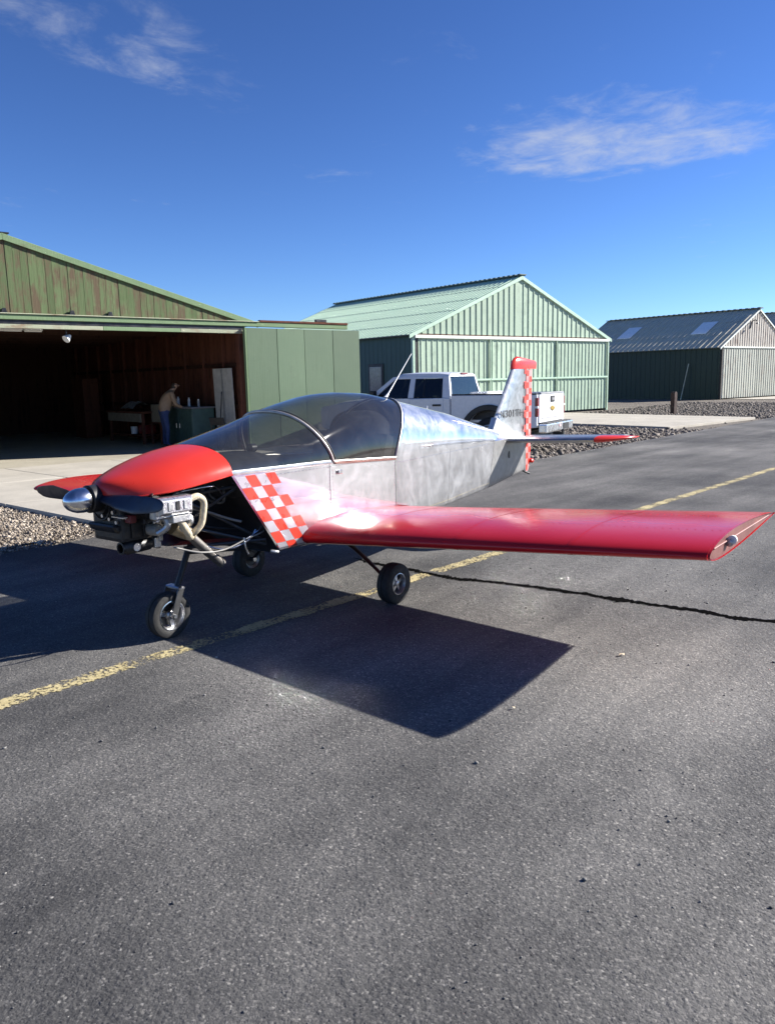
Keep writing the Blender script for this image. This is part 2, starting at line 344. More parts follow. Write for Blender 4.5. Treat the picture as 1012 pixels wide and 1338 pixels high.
# ------------------------------------------------------------------ shared materials
ASPH = mat_asphalt(); CONC = mat_concrete(); CONC_IN = mat_concrete('hangar_floor_concrete', (.36, .33, .26))
DIRT = mat_dirt('dirt', (.10, .085, .07), (.15, .13, .105), (.23, .20, .165))
GRAV = mat_dirt('gravel_base', (.10, .085, .07), (.20, .175, .14), (.36, .32, .26), 38)
PEBB = mat_stone('pebble', [(0, (.09, .07, .055)), (.35, (.23, .19, .145)), (.7, (.40, .34, .27)), (1, (.60, .54, .45))])
ROCK = mat_stone('dark_rock', [(0, (.07, .058, .050)), (.5, (.17, .145, .122)), (.85, (.29, .25, .215)), (1, (.44, .39, .34))])
GRIT = mat_stone('asphalt_grit', [(0, (.03, .03, .03)), (.5, (.10, .10, .10)), (.85, (.26, .25, .23)), (1, (.5, .47, .42))])
ALU = mat_skin_alu(); ALU_POL = mat_alu('polished_aluminium', .10, (.80, .81, .83), .0002, .06, 1.0); ALU_DULL = mat_alu('dull_aluminium', .45, (.26, .26, .26), .0006, .08, .5); ALU_SAT = mat_alu('satin_aluminium', .30, (.44, .45, .46), .0004, .08, .8)
RED = mat_redpaint(); RED_COWL = mat_redpaint('sun_bleached_red', (.60, .028, .018), .30, (.64, .048, .030), .15)
VINYL_R = simple('red_vinyl', (.72, .045, .025), .35, var=.06); VINYL_W = simple('pale_vinyl', (.50, .48, .52), .35, .5, var=.10)
BLACK = simple('black_paint', (.012, .012, .013), .45); RUBBER = simple('tyre_rubber', (.018, .018, .018), .8, var=.3, vscale=20, bmp=.002)
STEEL = simple('steel', (.55, .55, .56), .3, 1.0); DARKMET = simple('dark_metal', (.05, .05, .052), .45, .8, var=.35); CAST = simple('cast_aluminium', (.45, .45, .45), .42, .9, var=.25, vscale=25, bmp=.002)
WRAP = simple('exhaust_wrap', (.55, .47, .33), .85, var=.2, vscale=30, bmp=.004, bscale=90); WHITE = simple('white_plastic', (.78, .78, .76), .4, var=.05)
WINDSHIELD = mat_glass('canopy_acrylic', (.50, .51, .51), .06, (.30, .30, .29), .03)
TRUCKGLASS = mat_glass('tinted_truck_glass', (.16, .18, .18), .02, (.2, .2, .2), .01); PANE = mat_glass('window_pane', (.35, .4, .42), .05)
CLOTH = simple('black_upholstery', (.016, .016, .017), .8, bmp=.002)

# ------------------------------------------------------------------ ground
E0 = Vector((-3.6, 8.4, 0)); TX = Vector((.653, .757, 0)); LX = Vector((-.757, .653, 0))      # taxiway edge, its direction, towards the hangars
def TL(t, u, z=0): return E0 + TX * t + LX * u + Vector((0, 0, z))
def sheet(name, poly, z, mat, thick=0.0, parent=None):
    b = MB()
    if thick: b.prism([(p[0], p[1]) for p in poly], z - thick, z, 'xy')
    else: b.add([(p[0], p[1], z) for p in poly], [tuple(range(len(poly)))])
    return b.build(name, mat, parent, smooth=0, tri=True)
struct(sheet('ground', [(-4000, -4000), (4000, -4000), (4000, 4000), (-4000, 4000)], -.06, DIRT))
edge = []
for i in range(0, 441):
    t = -60 + i * .5; j = mnoise.noise(Vector((t * 1.3, 0, 3))) * .09 + mnoise.noise(Vector((t * 4.1, 5, 3))) * .04
    edge.append(TL(t, j))
struct(sheet('taxiway', edge + [TL(160, -30), TL(-60, -30)], 0, ASPH, .09))
# concrete ramp of the near hangar, slab by slab
ramp_root = struct(empty('concrete_ramp', TL(1, 0)))
FA, FD = Vector((-3.5, 20.066, 0)), Vector((math.sin(R(50)), math.cos(R(50)), 0)); FB = Vector((-FD.y, FD.x, 0))     # near hangar: right front corner, facade direction, inwards
Lq0, Lq1 = Vector((-3.50, 9.50, 0)), Vector((-9.75, 14.95, 0)); Rq0, Rq1 = TL(9.2, .12), FA + FD * .9
def quadpt(a, b): return (Lq0.lerp(Lq1, b)).lerp(Rq0.lerp(Rq1, b), a)
for ia in range(4):
    for ib in range(3):
        a0, a1, b0, b1 = ia / 4, (ia + 1) / 4, ib / 3, (ib + 1) / 3; g = .0012
        P = [quadpt(a0 + g, b0 + g), quadpt(a1 - g, b0 + g), quadpt(a1 - g, b1 - g), quadpt(a0 + g, b1 - g)]
        c = sum(P, Vector()) / 4
        b = MB(); b.prism([(p.x - c.x, p.y - c.y) for p in P], -.1, .03 + random.uniform(-.004, .004), 'xy')
        o = b.build('slab', CONC, ramp_root, 0, bev=.008); o.location = c - ramp_root.location
D2 = Vector((-.616, .788, 0)); A2, B2 = Vector((9.0, 24.9, 0)), Vector((13.75, 29.3, 0))
drv = struct(empty('concrete_driveway', A2))
for k in range(3):
    P = [A2 + D2 * (10.4 * k / 3 + .01), B2 + D2 * (10.2 * k / 3 + .01), B2 + D2 * (10.2 * (k + 1) / 3 - .01), A2 + D2 * (10.4 * (k + 1) / 3 - .01)]
    c = sum(P, Vector()) / 4; b = MB(); b.prism([(p.x - c.x, p.y - c.y) for p in P], -.1, .02, 'xy'); o = b.build('slab', CONC, drv, 0, bev=.006); o.location = c - A2
struct(sheet('hangar_forecourt', [(21.9, 51.0), (29.5, 56.9), (35.0, 54.0), (27.0, 47.5)], -.03, CONC))
struct(sheet('gravel_bed', [tuple(Lq0.lerp(Lq1, 0) + Vector((-.02, -.02, 0)))[:2], tuple(Lq1 + Vector((-.02, -.02, 0)))[:2], (-40, 0), (-24, -16), tuple(TL(-8, .03))[:2], tuple(TL(-3, .03))[:2]], -.03, GRAV))

def stones(name, mat, pts, sizes, flat=.6, seed=1, sub=1, sink=.25):
    """many loose stones, one joined mesh"""
    rng = np.random.default_rng(seed)
    bm = bmesh.new(); bmesh.ops.create_icosphere(bm, subdivisions=sub, radius=1.0)
    V0 = np.array([v.co[:] for v in bm.verts]); F0 = np.array([[v.index for v in f.verts] for f in bm.faces]); bm.free()
    n = len(pts); nv = len(V0)
    V = np.repeat(V0[None], n, 0) * (1 + rng.uniform(-.28, .28, (n, nv, 1)))
    V *= np.stack([rng.uniform(.75, 1.35, n), rng.uniform(.65, 1.1, n), rng.uniform(.75, 1.2, n) * flat], 1)[:, None, :]
    a = rng.uniform(0, 6.283, n); ca, sa = np.cos(a)[:, None], np.sin(a)[:, None]
    V = np.stack([V[..., 0] * ca - V[..., 1] * sa, V[..., 0] * sa + V[..., 1] * ca, V[..., 2]], -1)
    V *= np.array(sizes)[:, None, None]
    V += np.array(pts)[:, None, :]; V[..., 2] += (np.array(sizes) * flat * (1 - sink * 2))[:, None]
    F = (F0[None] + (np.arange(n) * nv)[:, None, None]).reshape(-1, 3)
    me = bpy.data.meshes.new(name); me.vertices.add(n * nv); me.vertices.foreach_set('co', V.reshape(-1).astype(np.float32))
    me.loops.add(len(F) * 3); me.loops.foreach_set('vertex_index', F.reshape(-1).astype(np.int32))
    me.polygons.add(len(F)); me.polygons.foreach_set('loop_start', (np.arange(len(F)) * 3).astype(np.int32)); me.update(calc_edges=True)
    at = me.attributes.new('tone', 'FLOAT', 'POINT'); at.data.foreach_set('value', np.repeat(rng.beta(2, 2.4, n), nv).astype(np.float32))
    me.materials.append(mat); o = link(name, me); o['kind'] = 'stuff'; return o
def inside(p, poly):
    r = False; n = len(poly)
    for i in range(n):
        a, b = poly[i], poly[(i + 1) % n]
        if (a[1] > p[1]) != (b[1] > p[1]) and p[0] < (b[0] - a[0]) * (p[1] - a[1]) / (b[1] - a[1]) + a[0]: r = not r
    return r
rng = np.random.default_rng(3)
wedge = [(-3.45, 9.45), (-7.6, 13.1), (-9.5, 9.0), (-5.0, 6.2), tuple(TL(-.3, -.02))[:2]]
pts = []; sz = []
while len(pts) < 22000:
    p = (rng.uniform(-9.5, -3.2), rng.uniform(6.2, 13.2))
    if inside(p, wedge):
        s = float(np.clip(rng.lognormal(-4.5, .42), .005, .030)); pts.append((p[0], p[1], -.034 + rng.uniform(0, .02))); sz.append(s)
o = stones('pebble_gravel', PEBB, pts, sz, .7, 4); tag(o, 'tan pebble gravel between concrete ramp and taxiway', 'gravel', kind='stuff')
pts = []; sz = []
drive_poly = [tuple(A2 + D2 * -3)[:2], tuple(B2 + D2 * -3)[:2], tuple(B2 + D2 * 11)[:2], tuple(A2 + D2 * 11)[:2]]
while len(pts) < 32000:
    t = rng.uniform(8, 44); u = abs(rng.normal(0, 3.4)) + .02 if t < 27 else rng.uniform(.05, 9)
    if u > 10: continue
    P = TL(t, u)
    if inside((P.x, P.y), drive_poly) and rng.uniform() > .012: continue
    dens = 1.0 if u < 4.5 or t > 26 else .5
    if rng.uniform() > dens: continue
    s = float(np.clip(rng.lognormal(-3.8, .48), .010, .08)); pts.append((P.x, P.y, -.07)); sz.append(s)
o = stones('dark_rock_bed', ROCK, pts, sz, .75, 5, sink=.2); tag(o, 'dark fist sized rocks along the taxiway edge', 'rocks', kind='stuff')
# crumbs and chips lying on the asphalt
pts = []; sz = []
while len(pts) < 2600:
    x, y = rng.uniform(-3.2, 4.0), rng.uniform(1.2, 9.5)
    if (Vector((x, y, 0)) - E0).dot(LX) > -.05: continue
    if mnoise.noise(Vector((x * .9, y * .9, 2))) + rng.uniform(-.5, .5) < 0: continue
    pts.append((x, y, .0)); sz.append(float(np.clip(rng.lognormal(-5.85, .42), .0012, .009)))
o = stones('loose_grit', GRIT, pts, sz, .7, 6, sink=.2); tag(o, 'loose grit and stone chips scattered on the asphalt', 'grit', kind='stuff')

# painted centre line: worn yellow strip 4 mm above the asphalt
ya, yb = Vector((-2.125, 4.035, 0)), Vector((6.88, 13.80, 0)); yd = (yb - ya).normalized(); yn = Vector((-yd.y, yd.x, 0))
b = MB(); rows = []
for i in range(0, 401):
    t = -8 + i * .25; c0 = ya + yd * t + Vector((0, 0, .004)); wv = .004 * math.sin(t * 2.1) + .006 * mnoise.noise(Vector((t * 1.7, 0, 0)))
    rows.append([c0 + yn * (k + wv) for k in (-.085, -.06, 0, .06, .085)])
b.rings(rows, closed=False, cap=False)
o = b.build('taxiway_line', mat_yellow(), None, 0); struct(o)
at = o.data.attributes.new('edge', 'FLOAT', 'POINT'); at.data.foreach_set('value', [1., .2, 0., .2, 1.] * len(rows))

# open crack running across the taxiway: ragged flat strip painted black for the shade in the groove, far lip lifted
crk = [(-.35, 7.42), (-.05, 7.08), (.19, 6.88), (.42, 6.66), (.6, 6.51), (.85, 6.40), (1.2, 6.19), (1.52, 5.98), (1.72, 5.80), (1.95, 5.65), (2.26, 5.43), (2.41, 5.27), (2.65, 5.18), (3.1, 4.8), (3.7, 4.35), (4.6, 3.6)]
path = []
for i in range(len(crk) - 1):
    for k in range(26):
        t = k / 26; x = lerp(crk[i][0], crk[i + 1][0], t); y = lerp(crk[i][1], crk[i + 1][1], t); path.append(Vector((x, y, 0)))
dk = Vector((.8, -.6, 0)); nk = Vector((.6, .8, 0)); rows = []; lipa = []; lipb = []
for i, p in enumerate(path):
    w = .020 + .050 * abs(mnoise.noise(Vector((i * .21, 1, 0)))) + .026 * max(0, mnoise.noise(Vector((i * .05, 9, 0)))); w *= min(1, i / 20)
    j = .030 * mnoise.noise(Vector((i * .10, 4, 0))) + .022 * mnoise.noise(Vector((i * .43, 7, 0)))
    c0 = p + nk * j; rows.append([c0 - nk * w + Vector((0, 0, .0042)), c0 + nk * w + Vector((0, 0, .0042))])
    lw = .16 + .08 * abs(mnoise.noise(Vector((i * .17, 12, 0)))); h = (.005 + .006 * abs(mnoise.noise(Vector((i * .23, 22, 0))))) * min(1, i / 30) + .001 * abs(mnoise.noise(Vector((i * .3, 2, 0))))
    lipa.append([c0 + nk * (w + .0005) + Vector((0, 0, .0005)), c0 + nk * (w + .003) + Vector((0, 0, h)), c0 + nk * (w + lw) + Vector((0, 0, .0008))])
    lipb.append([c0 - nk * (w + .04) + Vector((0, 0, .0008)), c0 - nk * (w + .003) + Vector((0, 0, .004)), c0 - nk * (w + .0005) + Vector((0, 0, .0005))])
crack_mat = simple('crack_shade_black', (.006, .006, .006), .95, var=.3, vscale=50); crack_mat.node_tree.nodes['Principled BSDF'].inputs['Specular IOR Level'].default_value = 0.0
b = MB(); b.rings(rows, closed=False, cap=False); taxi_crack = struct(b.build('taxiway_crack', crack_mat, None, 0))
for lp in (lipa,):
    b = MB(); b.rings(lp, closed=False, cap=False); b.build('crack_lip', ASPH, taxi_crack, 30)
leafm = simple('dry_leaf', (.62, .52, .36), .8)
def chip(x, y, s, rz, label):
    b = MB(); b.add([(-s, 0, .004), (-.2 * s, .35 * s, .012), (.9 * s, .2 * s, .005), (.5 * s, -.1 * s, .01), (.1 * s, -.45 * s, .005), (-.2 * s, -.1 * s, .013)], [(0, 5, 1), (1, 5, 3, 2), (5, 4, 3)])
    o = b.build('leaf_scrap', leafm, None, 30, loc=(x, y, .003), rot=(0, 0, rz)); tag(o, label, 'leaf')
chip(1.415, 4.58, .035, .6, 'small tan leaf scrap lying on asphalt right of the wing shadow')
chip(.628, 3.831, .022, .4, 'tiny pale scrap beside the lower edge of the wing shadow')

# ------------------------------------------------------------------ near wooden hangar (facade direction FD, inwards FB)
G_BOARD = mat_weathered('green_board', (.098, .138, .064), (.135, .172, .088), (.112, .086, .055), .64, (9, 9, 1.4))
G_TRIM = mat_weathered('green_trim', (.16, .235, .13), (.20, .28, .16), (.12, .10, .07), .25, (1, 1, 6))
G_DOOR = mat_weathered('green_door_sheet', (.085, .135, .078), (.097, .148, .086), (.074, .118, .066), .35, (5, 5, .35), rough=.55, bd=.003)
PALE_TRIM = mat_weathered('pale_worn_trim', (.34, .38, .26), (.42, .42, .32), (.22, .15, .10), .5, (1, 1, 6))
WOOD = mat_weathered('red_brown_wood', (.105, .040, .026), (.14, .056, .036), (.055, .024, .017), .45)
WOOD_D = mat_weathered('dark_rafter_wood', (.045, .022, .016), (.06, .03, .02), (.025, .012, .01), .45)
ROOF_G = simple('green_roofing', (.14, .20, .12), .7, var=.2, vscale=3)
h1 = empty('wooden_hangar', FA, R(40)); tag(h1, 'large open wooden hangar with weathered green plank gable and dark interior', 'hangar')
# local axes: x along the facade (right end 0), y into the hangar, z up
RIDGE, ZR, ZE, DEP = -5.45, 4.70, 3.16, 12.5
def rake(x): return ZR - abs(x - RIDGE) * (ZR - 3.22) / 5.45
bw = .155; k = 0; x = 0.0
while x > -6.3:
    x0 = x - bw * random.uniform(.88, 1.12); g = .0028
    top = lambda q: rake(q) - .04
    zb = 3.17 - (0 if k % 3 else .01)
    b = MB(); cx = (x0 + x) / 2; yy = random.uniform(-.006, .006)
    poly = [(x0 + g - cx, 0), (x - g - cx, 0), (x - g - cx, top(x - g) - zb), ] + ([(RIDGE - cx, top(RIDGE) - zb)] if x0 < RIDGE < x else []) + [(x0 + g - cx, top(x0 + g) - zb)]
    if top(x) - zb > .03:
        b.prism(poly, -.012, .012); o = b.build('board', G_BOARD, h1, 0); o.location = (cx, yy, zb)
    x = x0; k += 1
b = MB(); b.prism([(-10.9, 3.17), (x, 3.17), (x, rake(x) - .04), (-10.9, rake(-10.9) - .04)], -.01, .012); b.build('siding', G_BOARD, h1, 0)
b = MB(); b.prism([(-10.9, 3.15), (0, 3.15), (RIDGE, ZR - .06)], .02, .04); b.build('gable_backing', WOOD_D, h1, 0)
# roof decks, barge boards, ridge cap
for sgn, nm in ((1, 'right'), (-1, 'left')):
    xe = RIDGE + sgn * 5.85; ze = ZR - 5.85 * (ZR - 3.22) / 5.45
    b = MB(); b.prism([(RIDGE, ZR + .0), (xe, ze), (xe, ze + .06), (RIDGE, ZR + .06)], -.03, DEP); r = b.build('roof', ROOF_G, h1, 0)
    b = MB(); b.prism([(RIDGE, ZR + .075), (xe, ze + .075), (xe, ze - .055), (RIDGE, ZR - .055)], -.062, -.032); b.build('barge_board', G_TRIM, r, 0, bev=.006)
b = MB(); b.box((RIDGE, 6.25, ZR + .085), (.30, 12.6, .03)); b.build('ridge_cap', DARKMET, h1, 0, bev=.008)
# door header: track beam, drip board, worn lower strip; the track runs on past the wall to carry the door
b = MB(); b.b2((-11, -.10, 3.075), (3.2, .005, 3.185)); b.build('track_beam', G_TRIM, h1, 0, bev=.008)
b = MB(); b.b2((-11, -.135, 3.187), (0.4, .004, 3.205)); b.build('drip_cap', PALE_TRIM, h1, 0, bev=.004)
b = MB(); b.b2((.42, -.12, 3.187), (3.2, -.02, 3.24)); b.build('track_cover_board', WOOD, h1, 0, bev=.006)
b = MB(); b.b2((2.15, -.11, 3.242), (2.5, -.03, 3.31)); b.build('roller_box', DARKMET, h1, 0, bev=.01)
b = MB(); b.b2((-11, -.055, 2.985), (0.02, -.02, 3.068)); b.build('door_rail', DARKMET, h1, 0)
x = 0.02
while x > -11:
    w = random.uniform(1.4, 2.6); b = MB(); b.b2((max(x - w, -11) + .006, -.07, 2.90), (x, -.022, 2.985)); b.build('header_board', PALE_TRIM if random.random() < .75 else G_TRIM, h1, 0, bev=.005); x -= w
for x in (-5.55, -4.19, -3.36):
    b = MB(); b.prism([(x - .06, 3.207), (x + .06, 3.207), (x + .03, 3.30), (x - .03, 3.30)], -.09, -.03); b.build('track_bracket', DARKMET, h1, 0)
# sliding door, rolled open past the corner: four sheets on a frame
dr = MB().b2((-.02, -.17, .06), (3.53, -.13, 3.03)).build('sliding_door', G_DOOR, h1, 0)
for i, (a, c_) in enumerate(((-.02, .86), (.865, 1.70), (1.705, 2.62), (2.625, 3.53))):
    b = MB(); b.b2((a, -.188 - .004 * (i % 2), .05), (c_ - .006, -.172, 3.035)); b.build('door_sheet', G_DOOR, dr, 0, bev=.003)
b = MB(); b.b2((-.07, -.19, .04), (-.025, -.09, 3.04)); b.build('door_edge', G_TRIM, dr, 0, bev=.004)
b = MB(); b.b2((-.16, -.02, 0), (0, .14, 2.9)); b.build('door_post', WOOD, h1, 0, bev=.006)
# walls, studs, rafters, floor
b = MB(); b.b2((.0, .0, 0), (.05, DEP, 3.15)); rw = b.build('right_wall', WOOD, h1, 0)
y = .3
while y < DEP:
    b = MB(); w = random.uniform(.17, .24); b.b2((-.022 + random.uniform(-.004, .004), y, .02), (-.001, y + w - .012, 3.1)); b.build('board', WOOD, rw, 0); y += w
y = .9
while y < DEP:
    b = MB(); b.b2((-.125, y, .02), (-.028, y + .05, 3.08)); b.build('stud', WOOD, rw, 0, bev=.004); y += 1.1
for z in (1.05, 2.1):
    b = MB(); b.b2((-.085, .3, z), (-.03, DEP - .1, z + .09)); b.build('girt', WOOD_D, rw, 0)
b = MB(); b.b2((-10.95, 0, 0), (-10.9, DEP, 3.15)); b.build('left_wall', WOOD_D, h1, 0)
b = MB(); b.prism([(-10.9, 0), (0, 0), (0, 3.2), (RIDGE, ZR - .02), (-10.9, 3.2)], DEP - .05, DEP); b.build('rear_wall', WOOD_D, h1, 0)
b = MB(); b.b2((-10.88, .02, -.1), (-.03, DEP - .06, .028)); b.build('floor', CONC_IN, h1, 0)
for y in np.arange(.6, DEP, 1.5):
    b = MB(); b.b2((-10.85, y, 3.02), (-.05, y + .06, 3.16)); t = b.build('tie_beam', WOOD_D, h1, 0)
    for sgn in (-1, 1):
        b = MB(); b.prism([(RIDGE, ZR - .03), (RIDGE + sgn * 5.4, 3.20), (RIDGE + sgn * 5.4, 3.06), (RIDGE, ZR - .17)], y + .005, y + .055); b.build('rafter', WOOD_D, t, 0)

def H1(x, y, z=0): return FA + FD * x + FB * y + Vector((0, 0, z))
RZ1 = R(40)
# unlit floodlight under the header
fl = empty('floodlight', H1(-4.28, .15, 2.9), RZ1); tag(fl, 'white floodlight hanging under the hangar door header', 'floodlight')
b = MB(); b.tube([(0, 0, .0), (0, 0, -.09)], .018); b.build('stem', DARKMET, fl)
b = MB(); b.lathe([(0, .03), (.05, .055), (.13, .085), (.15, .088)], (-.03, 0, -.13), 'X', 16); o = b.build('reflector', WHITE, fl); o.rotation_euler = (0, R(35), R(-160)); o.location = (0, 0, -.02)
for i, x in enumerate((-5.35, -4.95, -4.5)):
    f = empty('strip_light', H1(x, 1.6 + i * .05, 2.98), RZ1); tag(f, ['unlit pale strip light on hangar tie beam, left of three', 'unlit pale strip light on hangar tie beam, middle of three', 'unlit pale strip light on hangar tie beam, right of three'][i], 'light', 'strip lights inside the near hangar')
    b = MB(); b.b2((-.2, -.06, 0), (.2, .06, .045)); b.build('housing', WHITE, f, 0, bev=.006)
    b = MB(); b.tube([(-.19, 0, -.018), (.19, 0, -.018)], .014); b.build('tube', WHITE, f)
# things along the right wall
def leaning_panel():
    t = empty('white_board', H1(-.16, .85, .03), RZ1); tag(t, 'tall white board leaning on the right wall inside the open hangar', 'board')
    Rm = Matrix.Rotation(R(-1.5), 3, 'Y'); b = MB(); b.box((0, 0, 1.02), (.03, .98, 2.04), Rm); b.build('face', simple('old_white_board', (.42, .41, .38), .7), t, 0, bev=.004)
    b = MB(); b.box((-.03, 0, 1.0), (.012, .05, 2.0), Rm); b.build('batten', simple('grey_batten', (.25, .25, .24), .7), t, 0)
leaning_panel()
b = MB(); b.tube([(0, 0, 0), (.16, .02, 1.45)], .016); o = b.build('broom_handle', DARKMET, None, loc=H1(-.42, .78, .03), rot=(0, 0, RZ1)); tag(o, 'dark pole leaning against the tall white board', 'pole')
def folded_chair():
    t = empty('folding_chair', H1(-.62, .35, .03), RZ1 + .5); tag(t, 'dark tubular folding chair beside the hangar door post', 'chair')
    m = DARKMET
    for s_ in (-.2, .2):
        b = MB(); b.tube(smooth_path([(.2, s_, 0), (.02, s_, .42), (-.12, s_, .8)]), .014); b.build('back_leg', m, t)
        b = MB(); b.tube(smooth_path([(-.2, s_ * .9, 0), (.05, s_ * .9, .3), (.2, s_ * .9, .46)]), .014); b.build('front_leg', m, t)
    b = MB(); b.box((.06, 0, .45), (.4, .4, .03)); b.build('seat', CLOTH, t, bev=.01)
    b = MB(); b.box((-.1, 0, .72), (.03, .42, .2), Matrix.Rotation(R(-18), 3, 'Y')); b.build('backrest', CLOTH, t, bev=.008)
folded_chair()
GREENM = simple('dark_green_enamel', (.055, .10, .085), .5, var=.2); TANM = simple('tan_cardboard', (.26, .22, .16), .8); REDM = simple('workshop_red', (.22, .02, .018), .5); GREYM = simple('grey_cloth', (.16, .16, .17), .8)
def cabinet():
    t = empty('tool_cabinet', H1(-.48, 2.25, .03), RZ1); tag(t, 'dark green metal cabinet against the right wall of the hangar', 'cabinet')
    b = MB(); b.b2((-.32, -.8, .06), (.32, .8, 1.02)); b.build('body', GREENM, t, 0, bev=.01)
    b = MB(); b.b2((-.36, -.84, 1.02), (.34, .84, 1.06)); b.build('top', GREYM, t, 0, bev=.006)
    for i in range(2):
        b = MB(); b.b2((-.335, -.78 + i * .79, .1), (-.322, -.01 + i * .79, .98)); d = b.build('door', GREENM, t, 0, bev=.005)
        b = MB(); b.tube([(-.35, -.09 + i * .2, .5), (-.35, -.09 + i * .2, .62)], .008, 6); b.build('handle', STEEL, d)
    b = MB(); b.b2((-.3, -.78, 0), (.3, .78, .06)); b.build('plinth', BLACK, t, 0)
cabinet()
def spray(x, y, z, c, r, h, label, name='spray_can'):
    t = empty(name, H1(x, y, z), RZ1); tag(t, label, 'can')
    b = MB(); b.lathe([(0, r), (h * .78, r), (h * .84, r * .5)], axis='Z', n=14); b.build('body', c, t)
    b = MB(); b.lathe([(h * .84, r * .62), (h, r * .6)], axis='Z', n=14); b.build('cap', WHITE, t)
spray(-.55, 2.75, 1.092, WHITE, .045, .26, 'taller white spray can on the green cabinet, nearer the man')
spray(-.5, 2.2, 1.092, WHITE, .035, .24, 'middle white spray can on the green cabinet')
spray(-.5, 1.65, 1.092, simple('grey_can', (.3, .3, .3), .4), .035, .2, 'grey spray can at the near end of the green cabinet')
def bench():
    t = empty('workbench', H1(-.75, 5.1, .03), RZ1); tag(t, 'wooden workbench behind the man, with clutter on and under it', 'workbench')
    b = MB(); b.b2((-.45, -1.3, .86), (.55, 1.3, .92)); b.build('bench_top', WOOD, t, 0, bev=.006)
    for sx in (-.4, .45):
        for sy in (-1.2, 1.2): b = MB(); b.b2((sx, sy - .04, 0), (sx + .08, sy + .04, .86)); b.build('leg', WOOD, t, 0, bev=.004)
    b = MB(); b.b2((-.44, -1.2, .62), (-.40, 1.2, .86)); b.build('apron', TANM, t, 0)
    b = MB(); b.b2((-.38, -1.15, .22), (.44, 1.15, .25)); b.build('shelf', WOOD, t, 0)
    return t
bench()
b = MB(); rowsP = [[(-.3 + .6 * i / 6, -.45 + .9 * j / 6, .0 + .05 * mnoise.noise(Vector((i, j, .3))) + (.22 * (1 - abs(i - 4) / 4) if i > 1 else .03)) for j in range(7)] for i in range(7)]
b.rings(rowsP, False, False); o = b.build('plastic_sheet', simple('clear_grey_sheet', (.34, .35, .37), .3), None, 40, loc=H1(-.75, 5.4, .99), rot=(0, 0, RZ1)); tag(o, 'crumpled grey plastic sheet on the workbench', 'sheet')
b = MB(); b.box((0, 0, .13), (.34, .46, .26)); o = b.build('red_toolbox', REDM, None, 0, bev=.012, loc=H1(-.7, 4.6, .28), rot=(0, 0, RZ1)); tag(o, 'red box on the shelf under the workbench', 'box')
b = MB(); b.lathe([(0, .09), (.2, .1), (.21, .1), (.21, .06)], axis='Z', n=14); o = b.build('white_jug', WHITE, None, loc=H1(-.95, 4.95, .28), rot=(0, 0, RZ1)); tag(o, 'white jug under the workbench', 'jug')
b = MB(); b.box((0, 0, .24), (.5, .6, .48)); b.box((.0, 0, .485), (.52, .62, .01)); o = b.build('cardboard_box', TANM, None, 0, bev=.006, loc=H1(-.62, 3.55, .65), rot=(0, 0, RZ1)); tag(o, 'pale cardboard box between the man and the green cabinet', 'box')
b = MB(); [b.b2((sx, sy, 0), (sx + .05, sy + .05, .6)) for sx in (-.28, .23) for sy in (-.33, .28)]; b.b2((-.29, -.34, .58), (.29, .34, .617)); o = b.build('low_stand', WOOD, None, 0, bev=.004, loc=H1(-.62, 3.55, .03), rot=(0, 0, RZ1)); tag(o, 'low wooden stand under the pale cardboard box', 'stand')
b = MB(); b.b2((-.25, -.5, 0), (.25, .5, 1.9)); [b.b2((-.27, -.52, z), (.27, .52, z + .03)) for z in (.4, .85, 1.3, 1.75)]; o = b.build('storage_shelves', WOOD, None, 0, bev=.004, loc=H1(-1.0, 8.6, .03), rot=(0, 0, RZ1)); tag(o, 'dim reddish shelf unit deep inside the hangar', 'shelves')

